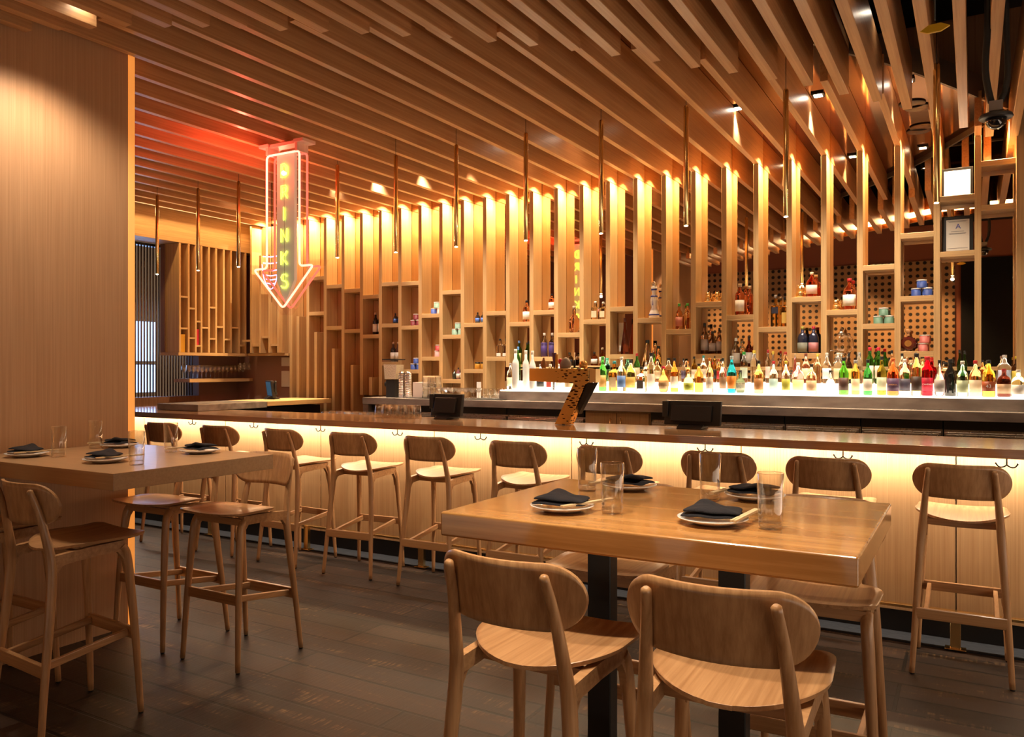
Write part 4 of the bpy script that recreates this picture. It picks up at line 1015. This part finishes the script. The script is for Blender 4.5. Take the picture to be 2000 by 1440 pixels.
# front row on the lower step: px, top y, width px, shape, glass, label, cap, words
FR = [
 (997, 710, 15, 'squat', CLR, CRM, GRY, 'squat clear bottle with cream label at the left end of the lit step', {}),
 (1007, 683, 14, 'tall', (.62, .66, .66), None, WH, 'tall frosted white bottle, taller of the two left of the brass tower', {'tint': 'op'}),
 (1027, 685, 13, 'tall', (.55, .58, .58), None, WH, 'frosted bottle with narrow neck above the tip of the brass tower', {'tint': 'op'}),
 (1040, 686, 14, 'wine', (.60, .63, .63), None, WH, 'frosted clear bottle just behind the brass tower tip', {'tint': 'op'}),
 (1056, 712, 17, 'squat', CLR, BLK, GRY, 'bottle with black arrow label showing under the brass tower', {}),
 (1075, 712, 15, 'square', CLR, (.7, .12, .1), WH, 'clear bottle with red patterned label under the brass tower', {}),
 (1092, 712, 14, 'std', CLR, WH, WH, 'clear bottle with white label under the brass tower', {}),
 (1112, 708, 19, 'squat', (.98, .93, .75), CRM, WH, 'pale yellow bottle under the brass tower', {}),
 (1135, 714, 16, 'std', CLR, BLK, BLK, 'bottle with black label beside the slanted leg of the brass tower', {}),
 (1177, 697, 16, 'wine', GRN, (.70, .42, .12), GRN, 'green bottle with orange label right of the brass tower', {}),
 (1200, 706, 20, 'square', AMB, TAN, TEAL, 'square amber bottle with a green stopper right of the brass tower', {}),
 (1214, 698, 18, 'std', CLR, BLU, WH, 'clear bottle with a blue label and tall stopper', {}),
 (1232, 704, 21, 'squat', (1, .85, .5), GLD, BLK, 'pale gold bottle with an oval green label', {}),
 (1253, 717, 19, 'square', CLR, (.12, .11, .10), BLK, 'clear square bottle with an ornate black label', {}),
 (1272, 690, 16, 'tall', (1, .93, .82), WH, BLK, 'tall clear bottle with white label and black stopper', {}),
 (1296, 716, 21, 'round', AMB, TAN, (.7, .02, .08), 'amber whiskey bottle with dripping red wax neck', {}),
 (1317, 700, 16, 'std', (.9, .36, .06), WH, BLK, 'deep amber bottle with white label and black cap', {}),
 (1345, 727, 20, 'squat', (.98, .72, .3), (.45, .55, .08), TAN, 'round shouldered bottle with a green lower label', {}),
 (1365, 711, 18, 'squat', AMB, None, BLK, 'stout amber bottle beside the green labelled one', {}),
 (1386, 700, 15, 'std', (1, .80, .45), WH, ORG, 'slim amber and white bottle with an orange top', {}),
 (1412, 700, 15, 'taper', CLR, (.33, .20, .12), BLK, 'clear bottle with a painted brown label and black cap', {}),
 (1429, 696, 19, 'taper', (.02, .45, .65), ORG, (.5, .7, .8), 'bright turquoise bottle with an orange and white label', {}),
 (1446, 724, 20, 'round', (.13, .16, .08), (.3, .3, .24), BLK, 'stout dark olive bottle with black stopper', {}),
 (1482, 705, 18, 'std', (1, .62, .2), (.42, .2, .06), BLK, 'clear bottle with orange figure label and black cap', {}),
 (1511, 706, 17, 'std', CLR, (.33, .50, .50), RED, 'clear bottle with pale blue label and red cap', {}),
 (1535, 706, 16, 'std', CLR, (.42, .42, .05), YEL, 'bottle with yellow green label and yellow cap', {}),
 (1559, 709, 22, 'squat', CLR, (.72, .72, .35), WH, 'wide clear bottle with a pale lemon label', {}),
 (1585, 712, 20, 'squat', (1, .65, .4), (.6, .42, .25), BLK, 'stout clear bottle with a tan label', {}),
 (1622, 724, 19, 'round', (1, .72, .5), None, BLK, 'faceted round pink tinted flask', {}),
 (1648, 699, 19, 'wine', (.10, .50, .05), (.09, .04, .03), BLK, 'green bottle with a dark diamond label', {}),
 (1671, 704, 16, 'tall', (.9, .50, .10), (.7, .52, .35), GRY, 'slim gold bottle with a pale label and silver cap', {}),
 (1695, 703, 17, 'wine', (.06, .40, .08), (.62, .58, .48), BLK, 'dark green bottle with black and cream label', {}),
 (1722, 697, 18, 'wine', (.30, .26, .03), (.50, .55, .38), BLK, 'olive bottle with a pale diamond label', {}),
 (1744, 700, 22, 'squat', (1, .18, .05), (.10, .05, .12), (.9, .2, .05), 'bright orange red aperitif bottle with slanted dark label', {'words': 'APEROL', 'wc': (.9, .5, .2), 'wsz': .0175}),
 (1767, 702, 21, 'squat', (1, .97, .72), (.06, .06, .10), (.85, .85, .8), 'pale yellow bottle with a slim dark vertical label', {}),
 (1790, 691, 19, 'tall', (1, .74, .38), (.05, .025, .015), BLK, 'straight bottle with a broad black label', {}),
 (1811, 697, 21, 'tall', (.75, .005, .02), (.55, .01, .05), RED, 'crimson aperitif bottle with white lettering', {'words': 'CAMPARI', 'wsz': .0165}),
 (1835, 704, 20, 'round', (.95, .85, .8), (.30, .27, .27), BLK, 'clear bottle with grey label and dark red drink in the bottom', {}),
 (1856, 702, 22, 'wine', (.01, .01, .01), None, BLK, 'black cream liqueur bottle', {'tint': 'op'}),
 (1880, 706, 21, 'std', (.62, .85, .62), (.50, .60, .38), WH, 'pale green bottle with a light green label and white cap', {}),
 (1905, 705, 22, 'squat', (1, .70, .35), (.68, .55, .4), RED, 'clear amber bottle with orange letter label and red cap', {}),
 (1931, 704, 24, 'squat', (1, .70, .08), (.32, .07, .02), BLK, 'golden yellow liqueur bottle with a round number label', {'words': '43', 'wsz': .036, 'lab': (.16, .42)}),
 (1961, 721, 25, 'squat', (.16, .03, .015), (.48, .33, .22), (.35, .02, .02), 'dark red brown bottle with a tan label and red cap', {}),
 (1989, 723, 25, 'squat', (1, .93, .55), WH, (.8, .78, .7), 'pale lemon bottle with white label at the right edge of the lit step', {}),
]
Y1, Y2 = 6.86, 7.03
def fit(rows):
    out = []
    for q, r in enumerate(rows):
        gap = min([abs(r[0] - o[0]) for p, o in enumerate(rows) if p != q and abs(p - q) == 2] + [99])
        out.append(min(r[2], gap * .98))
    return out
FRW = fit(FR)
for q_, (px, ty, w, shp, gc, lc, cc, l, kw) in enumerate(FR):
    w = FRW[q_]; Y1 = 6.825 if q_ % 2 else 6.915
    k_ = mpp(px, Y1); zb = 1.2906
    by = 720 + (CAMZ - zb) / k_
    H = (by - ty) * k_; Rr = w * k_ / 2 * .97
    bottle(XatY(px, Y1), Y1, zb, H, Rr, shp, gc, lc, cc, l, 'front row of bottles on the lit step', **({'lab': (.12, .46)} | kw))
# second row on the upper step
BR = [
 (1012, 678, 11, 'wine', GRN, None, (.1, .3, .7), 'green bottle with a blue top'), (1186, 700, 14, 'tall', (.3, .9, .7), None, (.1, .6, .4), 'aqua green bottle'),
 (1244, 691, 17, 'wine', GRN, CRM, RED, 'green bottle with a red foil top'), (1231, 703, 13, 'std', (.6, .7, .3), None, BLK, 'small olive bottle'),
 (1262, 705, 12, 'std', CLR, WH, TAN, 'slim clear bottle with a cork'), (1284, 702, 15, 'std', (1, .8, .5), CRM, BLK, 'pale amber bottle'),
 (1306, 700, 17, 'std', (1, .75, .5), None, BLK, 'tall clear necked bottle'), (1335, 701, 14, 'std', CLR, (.12, .1, .2), BLK, 'bottle with a navy label'),
 (1344, 706, 13, 'std', (1, .7, .3), None, ORG, 'small amber bottle'), (1356, 697, 13, 'wine', (.35, .2, .03), WH, BLK, 'brown wine shaped bottle with a white label'),
 (1374, 695, 14, 'std', CLR, WH, TEAL, 'clear bottle with a teal cap'), (1396, 696, 16, 'taper', AMB, BLK, BLK, 'amber bottle with a slanted black label'),
 (1404, 702, 12, 'std', (1, .6, .2), RED, (.6, .1, .05), 'amber bottle with a red label'), (1453, 688, 15, 'tall', CLR, (.6, .75, .65), (.03, .35, .06), 'tall clear bottle with a bright green cap'),
 (1473, 685, 15, 'tall', CLR, None, YEL, 'tall clear bottle with a yellow cap'), (1500, 684, 15, 'tall', CLR, (.8, .55, .5), (.45, .03, .04), 'tall clear bottle with a dark red cap'),
 (1510, 687, 13, 'tall', CLR, None, YEL, 'clear bottle with an orange yellow cap'), (1534, 688, 15, 'tall', (.95, .6, .3), None, (.45, .05, .03), 'amber bottle with a red brown cap'),
 (1553, 692, 15, 'cone', (.95, .45, .5), None, TAN, 'pink cone shaped bottle'), (1574, 691, 16, 'std', (.98, .6, .5), CRM, (.2, .05, .03), 'pink bottle with a cream label'),
 (1597, 692, 14, 'std', (.98, .9, .6), None, YEL, 'pale bottle with a yellow cap'), (1615, 690, 17, 'std', CLR, (.75, .78, .85), WH, 'clear bottle with white cap and blue lettering'),
 (1637, 690, 17, 'std', CLR, (.75, .5, .3), WH, 'clear bottle with white cap and orange strip'), (1658, 691, 14, 'std', (.08, .05, .03), YEL, BLK, 'black bottle with a yellow neck label'),
 (1678, 689, 13, 'tall', (.85, .9, .95), None, GRY, 'frosted bottle with a silver top'), (1699, 679, 14, 'tall', (.1, .6, .1), (.8, .7, .65), (.7, .02, .06), 'green bottle with a bright red cap'),
 (1716, 679, 14, 'tall', (.1, .55, .1), (.8, .6, .5), (.7, .02, .06), 'second green bottle with a bright red cap'), (1742, 685, 14, 'std', (1, .6, .3), None, BLK, 'amber bottle with a black banded neck'),
 (1762, 691, 15, 'std', (1, .9, .7), None, BLK, 'clear bottle with a black cork top'), (1789, 690, 14, 'std', (1, .85, .6), None, BLK, 'pale whiskey bottle'),
 (1802, 702, 14, 'std', (1, .7, .35), None, GLD, 'gold capped amber bottle'), (1846, 708, 20, 'square', (1, .85, .6), CRM, BLK, 'square bottle with a wide black band'),
 (1874, 684, 15, 'wine', (.03, .10, .03), None, BLK, 'tall dark green wine bottle'), (1884, 686, 14, 'wine', (.03, .12, .04), None, BLK, 'second tall dark green wine bottle'),
 (1919, 704, 17, 'std', (1, .45, .15), None, BLK, 'orange bottle with a black neck'), (1932, 706, 15, 'std', (.8, .3, .08), None, ORG, 'brown bottle with an orange cap'),
 (1962, 694, 24, 'std', CLR, (.55, .65, .85), (.7, .7, .72), 'wide clear vodka bottle with a silver neck'), (1986, 697, 20, 'std', (.12, .05, .02), YEL, (.6, .5, .02), 'brown bottle with a yellow neck band'),
]
BR.sort(key=lambda r: r[0])
for q_, (px, ty, w, shp, gc, lc, cc, l) in enumerate(BR):
    w = min([w] + [abs(BR[p][0] - px) * 1.0 for p in (q_ - 1, q_ + 1) if 0 <= p < len(BR)])
    k_ = mpp(px, Y2); zb = 1.3756; by = 720 + (CAMZ - zb) / k_
    H = (by - ty) * k_; Rr = w * k_ / 2 * .95
    near = min(FR, key=lambda f: abs(f[0] - px))[7]
    bottle(XatY(px, Y2), Y2, zb, H, Rr, shp, gc, lc, cc, (l + ' in the rear row'), 'rear row of bottles on the lit step', (.15, .5))

# ---------------------------------------------------------------- things standing on the shelves
YSH = 7.185
def on(i, lvl): return (SZ[i][lvl] if lvl is not None else LEDGE)
BAY = lambda i: FX(i) + .162
bayname = {0: 'first', 1: 'second', 2: 'third', 3: 'fourth', 4: 'fifth', 5: 'sixth', 6: 'seventh', 7: 'eighth'}
def can_stack(i, lvl, cols, where, n=3, pxs=None):
    z = on(i, lvl) + .0005; cx_ = BAY(i) + .03
    spots = [(-.04, 0), (.04, 0), (0, .066)] if n == 3 else [(.01, 0), (.02, .066)]
    for j, (dx, dz) in enumerate(spots):
        t = thing('tin_can', '%s tin can, %s, %s' % (cols[1][j], ('lower left', 'lower right', 'top one')[j] if n == 3 else ('lower one', 'upper one')[j], where), 'tin can', (cx_ + dx, YSH, z + dz), 0, 'tins on the shelves')
        bm = bmesh.new(); lathe(bm, [(0, 0), (.036, 0), (.037, .002), (.036, .004), (.036, .055), (0, .055)], 18); obj('can_body', bm, col_mat(cols[0][j]), t)
        bm = bmesh.new(); lathe(bm, [(0, .0553), (.037, .0553), (.037, .0645), (.034, .065), (0, .065)], 18); obj('lid', bm, M['paper'], t)
dr, db_, gr_, pk, rd = (.22, .03, .04), (.05, .10, .40), (.25, .42, .32), (.75, .35, .33), (.5, .06, .06)
can_stack(2, 1, ([dr] * 3, ['dark red'] * 3), 'on the shelf two above the shaker tins')
can_stack(2, 2, ([db_] * 3, ['blue'] * 3), 'on the low shelf above the shaker tins')
can_stack(3, 0, ([db_, pk, gr_], ['blue', 'pink', 'green']), 'on the upper shelf above the napkin box')
can_stack(3, 1, ([pk, rd], ['pink', 'red']), 'on the lower shelf above the napkin box', 2)
can_stack(4, 1, ([gr_] * 3, ['pale green'] * 3), 'on the shelf above the small bitters bottles')
can_stack(19, 1, ([(.12, .24, .16)] * 3, ['dark green'] * 3), 'on the shelf above the two red capped bottles')
can_stack(20, 1, ([(.04, .08, .30)] * 3, ['navy blue'] * 3), 'on the shelf above the round cognac bottle')
can_stack(20, 2, ([(.55, .15, .12)] * 2, ['coral'] * 2), 'beside the round cognac bottle', 2)
def sb(i, lvl, dx, hpx, wpx, shp, gc, lc, cc, l, tint='glass', lab=(.12, .48), y=YSH, cap=.1):
    k_ = mpp(1000 + 1559 * (.866 * BAY(i) + .5 * YF) / (-.5 * BAY(i) + .866 * YF), YSH)
    bottle(BAY(i) + dx, y, on(i, lvl), hpx * k_, wpx * k_ / 2, shp, gc, lc, cc, l, 'bottles on the shelves', lab, tint, cap)
DK = (.02, .012, .01)
sb(0, 1, -.0, 43, 11, 'wine', DK, WH, TAN, 'left dark wine bottle with white label in the leftmost stocked bay', 'op')
sb(0, 1, .075, 44, 11, 'wine', DK, WH, TAN, 'right dark wine bottle with white label in the leftmost stocked bay', 'op')
sb(1, 1, .01, 20, 9, 'squat', DK, (.06, .15, .5), BLK, 'left small dark bottle with blue label above the dispenser', 'op')
sb(1, 1, .075, 20, 9, 'squat', DK, (.06, .15, .5), BLK, 'right small dark bottle with blue label above the dispenser', 'op')
sb(1, 2, -.02, 38, 11, 'wine', DK, WH, TAN, 'dark wine bottle directly behind the dispenser, left', 'op')
sb(1, 2, .05, 38, 11, 'wine', (.05, .015, .01), WH, TAN, 'dark wine bottle directly behind the dispenser, right', 'op')
for j, dx in enumerate((-.02, .03, .075)):
    sb(4, 2, dx, (18, 22, 26)[j], 8, 'squat', ((.03, .03, .02), (.25, .1, .12), (.06, .03, .03))[j], WH if j else None, BLK, 'small bitters bottle, %s of three on the low shelf above the stemmed glasses' % ('left', 'middle', 'right')[j], 'op')
sb(5, 0, 0, 21, 10, 'squat', DK, (.06, .15, .5), BLK, 'left small dark bottle with blue label on the sixth bay shelf', 'op')
sb(5, 0, .07, 21, 10, 'squat', DK, (.06, .15, .5), BLK, 'right small dark bottle with blue label on the sixth bay shelf', 'op')
for j, dx in enumerate((.0, .075)):
    t = thing('jar', 'amber jar with a dark lid, %s of the pair above the bar mat' % ('left', 'right')[j], 'jar', (BAY(5) + dx, YSH, on(5, 1) + .0005), 0, 'amber jars')
    bm = bmesh.new(); lathe(bm, [(0, 0), (.03, 0), (.032, .003), (.032, .05), (.027, .056), (0, .056)], 16); obj('jar_body', bm, col_mat((.55, .27, .03)), t)
    bm = bmesh.new(); lathe(bm, [(0, .0563), (.029, .0563), (.029, .072), (0, .072)], 16); obj('lid', bm, M['black'], t)
for j, dx in enumerate((-.0, .075)):
    sb(6, 1, dx, 35, 13, 'square', (.97, .95, .9), WH, BLK, 'clear square shouldered bottle with white base label, %s of the pair in the seventh bay' % ('left', 'right')[j], lab=(.03, .2))
sb(7, 0, .04, 42, 16, 'squat', (1, .62, .42), WH, BLK, 'pink amber bottle with white label alone on the eighth bay shelf')
sb(7, 1, -.05, 46, 11, 'wine', (.15, .5, .12), (.5, .5, .2), BLU, 'green bottle with blue neck standing low behind the frosted bottles')
sb(7, 1, .045, 42, 10, 'wine', (.08, .3, .08), None, BLK, 'dark green bottle standing low behind the frosted bottles')
sb(8, 0, .05, 32, 13, 'squat', (.95, .42, .2), WH, BLK, 'amber bottle with white label and black cap on the ninth bay shelf')
for j, dx in enumerate((-.035, .055)):
    sb(8, 1, dx, 46, 14, 'std', (.95, .85, .8), (.08, .05, .22), WH, 'clear bottle with purple floral label, %s of the pair above the brass tower' % ('left', 'right')[j], lab=(.02, .6))
sb(9, 0, .02, 52, 22, 'round', (1, .75, .6), None, TAN, 'curvy clear bottle with a knobbly figure shape on its own shelf', lab=(.1, .2))
sb(9, 1, -.03, 26, 15, 'squat', (.6, .5, .4), BLK, BLK, 'dark patterned squat bottle above the brass tower corner')
sb(10, 0, -.03, 36, 15, 'square', (.97, .93, .82), CRM, WH, 'clear rectangular bottle, left of the pair with pale labels'); sb(10, 0, .055, 34, 14, 'square', (.97, .93, .82), CRM, WH, 'clear rectangular bottle, right of the pair with pale labels')
sb(10, 1, -.04, 26, 14, 'squat', DAMB, WH, BLK, 'brown bottle with white label left on the ledge right of the tower'); sb(10, 1, .045, 34, 12, 'std', DAMB, WH, TAN, 'brown bottle with pale cork right on the ledge right of the tower')
sb(11, 1, .0, 70, 17, 'cone', (.30, .06, .02), None, (.10, .03, .02), 'very tall tapering brown bottle with a long neck'); 
t = bx('reflection_sheet', (BAY(11) - .10, BAY(11) - .03, YM - .012, YM - .008, on(11, 1) + .03, on(11, 1) + .31), M['paper']); tag(t, 'pale sheet standing for a reflection behind the tall tapering brown bottle', 'paper')  # white reflection built as a sheet just in front of the mirror
sb(12, None, -.05, 52, 25, 'cone', (.98, .8, .6), None, BLK, 'conical clear decanter with a brown stopper, left of the pair', lab=(.1, .2)); sb(12, None, .06, 40, 19, 'cone', (.95, .6, .4), None, BLK, 'conical clear decanter, shorter right one', lab=(.1, .2))
sb(13, 0, -.02, 50, 14, 'wine', (.98, .6, .35), (.55, .2, .15), GRN, 'rum bottle with floral label, left of the pair'); sb(13, 0, .06, 50, 13, 'wine', (1, .8, .5), None, GRN, 'plain pale bottle beside the floral rum bottle')
# blue and white ceramic bottle
z = on(12, 0); k_ = .0047
t = thing('ceramic_bottle', 'tall waisted white ceramic bottle with blue painting and a silver ball stopper', 'bottle', (BAY(12) + .015, YSH, z + .0005))
bm = bmesh.new(); lathe(bm, [(0, 0), (.047, 0), (.05, .01), (.046, .05), (.03, .085), (.024, .10), (.034, .14), (.036, .17), (.028, .21), (.019, .235), (.026, .27), (.030, .295), (.02, .30), (0, .30)], 24); obj('ceramic_body', bm, M['white'], t)
bm = bmesh.new()
for zc in (.025, .20, .262): lathe(bm, [((.0508 if zc < .05 else .033 if zc < .22 else .0268), zc), ((.0505 if zc < .05 else .0315 if zc < .22 else .0285), zc + .012), ((.047 if zc < .05 else .029 if zc < .22 else .0265), zc + .012), ((.047 if zc < .05 else .029 if zc < .22 else .025), zc)], 20)
bm2 = bm
for k in range(10):
    a = PI * 2 * k / 10; prism(bm2, [(-.004 + .033 * math.cos(a) * 0, .12), (.004, .12), (.0, .185)], 'Y', -.0375, -.036) if k == 0 else None
obj('blue_painting', bm, col_mat((.03, .05, .35)), t)
bm = bmesh.new(); bmesh.ops.create_uvsphere(bm, u_segments=18, v_segments=10, radius=.026, matrix=Matrix.Translation((0, 0, .323))); obj('stopper', bm, M['chrome'], t)
for f in t.children[-1].data.polygons: f.use_smooth = True
# gold lucky figurines
def figurine(x, z, label, s=1.0):
    t = thing('gold_figurine', label, 'figurine', (x, YSH, z + .0005)); t.scale = (s, s, s)
    bm = bmesh.new(); lathe(bm, [(0, 0), (.028, 0), (.032, .01), (.030, .035), (.022, .05), (0, .052)], 18); obj('body', bm, M['brass'], t)
    bm = bmesh.new(); bmesh.ops.create_uvsphere(bm, u_segments=16, v_segments=10, radius=.024, matrix=Matrix.Translation((0, -.002, .068)))
    for s_ in (-1, 1): bmesh.ops.create_cone(bm, segments=8, radius1=.009, radius2=.001, depth=.016, matrix=Matrix.Translation((s_ * .014, 0, .093)))
    obj('head', bm, M['brass'], t)
    bm = bmesh.new(); tube(bm, smooth_path([(.026, 0, .035), (.038, -.005, .055), (.036, -.01, .08)], 4), .008, 8); obj('raised_paw', bm, M['brass'], t)
figurine(BAY(14) - .03, on(14, 0), 'shiny gold cat figurine, left of the pair above three whisky bottles')
figurine(BAY(14) + .055, on(14, 0), 'shiny gold cat figurine, right of the pair above three whisky bottles')
figurine(BAY(17) - .065, on(17, 0), 'shiny gold figurine beside the square decanter', 1.1)
figurine(BAY(18) - .055, on(18, 0), 'shiny gold figurine beside the red topped bottle', 1.0)
for j, (dx, h, w) in enumerate(((-.06, 60, 15), (.012, 44, 14), (.075, 50, 12))):
    sb(14, 1, dx, h, w, 'std', (.95, .75, .6), (.50, .46, .46), BLK, 'whisky bottle with grey white label, %s of three in one bay' % ('tall left', 'short middle', 'right')[j])
sb(15, 0, -.02, 61, 18, 'tall', (.85, .35, .2), WH, TAN, 'large whisky bottle with white label on the high shelf'); sb(15, 0, .065, 56, 14, 'tall', (.95, .5, .3), None, TAN, 'plain amber bottle beside the large white labelled whisky')
sb(15, None, -.055, 56, 16, 'std', (.97, .93, .88), WH, WH, 'clear bottle with large white label, left on the low ledge'); sb(15, None, .06, 58, 14, 'std', (.4, .08, .05), WH, BLK, 'dark red bottle with white label, right on the low ledge')
sb(16, 0, .01, 62, 17, 'square', (1, .7, .25), (.03, .03, .05), (.25, .22, .2), 'square whisky bottle with slanted black label', lab=(.42, .62)); sb(16, 0, .085, 58, 12, 'square', (1, .7, .25), GLD, BLK, 'square amber bottle beside the slanted label one')
sb(17, 0, .03, 48, 21, 'squat', (.85, .25, .1), (.7, .5, .45), CRM, 'square cut decanter of dark amber spirit'); 
for j, dx in enumerate((-.045, .045)):
    sb(17, 1, dx, 52, 19, 'squat', (.02, .025, .05), ((.25, .26, .2), (.5, .2, .2))[j], ((.5, .45, .1), (.6, .05, .1))[j], 'dark navy square bottle with a %s top, on the shelf above the white capped bottles' % ('yellow', 'red')[j], 'op', lab=(.05, .4))
sb(18, 0, .05, 61, 24, 'squat', (.95, .45, .3), WH, RED, 'tall shouldered bottle with white label and red top'); 
# absinthe fountain
t = thing('absinthe_fountain', 'glass and silver absinthe fountain with a slender tap', 'drink fountain', (BAY(18) - .01, YSH - .02, LEDGE + .0005))
bm = bmesh.new(); lathe(bm, [(0, 0), (.035, 0), (.032, .008), (.008, .02), (.006, .06), (.014, .07), (.008, .085), (.02, .105), (.035, .115), (0, .118)], 18); obj('stand', bm, M['chrome'], t)
bm = bmesh.new(); lathe(bm, [(0, .1185), (.04, .119), (.06, .15), (.066, .20), (.058, .245), (.035, .268), (0, .269)], 20); obj('globe', bm, M['thin'], t)
bm = bmesh.new(); lathe(bm, [(0, .2695), (.036, .2695), (.03, .28), (.012, .295), (.014, .31), (.004, .325), (0, .34)], 16); obj('lid', bm, M['chrome'], t)
bm = bmesh.new(); tube(bm, [(-.03, -.02, .125), (-.075, -.04, .138), (-.085, -.04, .13)], .004, 8); obj('tap', bm, M['chrome'], t)
# round cognac bottle
t = thing('cognac_bottle', 'round dark cognac bottle with scalloped edge and gold seal', 'bottle', (BAY(20) - .065, YSH - .03, on(20, 2) + .0005))
bm = bmesh.new(); rr = []
for y, s in ((-.028, .7), (-.02, .97), (0, 1), (.02, .97), (.028, .7)):
    rr.append([((.058 + .004 * math.cos(12 * a_)) * s * math.cos(a_), y, .062 + (.058 + .004 * math.cos(12 * a_)) * s * math.sin(a_)) for a_ in [2 * PI * k / 48 for k in range(48)]])
ring_skin(bm, rr); obj('glass_body', bm, mat_opaque((.10, .012, .008)), t)
bm = bmesh.new(); tube(bm, [(0, -.029, .062), (0, -.032, .062)], .026, 20); obj('seal', bm, M['brass'], t)
bm = bmesh.new(); lathe(bm, [(0, .122), (.016, .122), (.013, .13), (.012, .15), (.022, .156), (.020, .175), (0, .18)], 16); obj('stopper', bm, mat('amber_stopper', (.6, .3, .12), .1, coat=1), t)
# framed documents
fx0, fx1 = FX(21) + .05, FX(22) - .004
t = thing('framed_certificate', 'black framed certificate with a blue letter A, leaning in the tall right bay', 'framed certificate', ((fx0 + fx1) / 2, YF + .09, on(21, 1) + .0008)); t.rotation_euler = (R(-6), 0, R(0))
bm = bmesh.new(); box(bm, -.108, .108, 0, .015, 0, .29); obj('frame', bm, M['black'], t, None, .002, 1)
bx('sheet', (-.078, .082, -.0015, -.0003, .012, .262), mat('cream_sheet', (.70, .67, .58), .6), t)
text_mesh('letter', 'A', .055, col_mat((.04, .06, .35)), t, (.005, -.003, .205))
bm = bmesh.new()
for q, w in ((.25, .07), (.243, .06), (.165, .045), (.15, .06), (.145, .055), (.03, .07)): box(bm, -w, w, -.0026, -.0018, q, q + .0025)
obj('printed_lines', bm, col_mat((.12, .12, .14)), t)
t = thing('lit_picture_frame', 'black framed glowing white panel on the upper right shelf', 'framed panel', ((fx0 + fx1) / 2, YF + .09, on(21, 0) + .0008)); t.rotation_euler = (R(-4), 0, 0)
bm = bmesh.new(); box(bm, -.108, .108, 0, .015, 0, .235); obj('frame', bm, M['black'], t, None, .002, 1)
bx('glowing_panel', (-.092, .088, -.0025, -.0004, .008, .212), mat('glowing_white', (1, 1, 1), .5, emit=(1, .92, .8), es=1.6), t)

for o_ in C.objects:
    if 'label' in o_ and len(o_['label'].split()) > 16: print('LONG', o_.name, o_['label'])
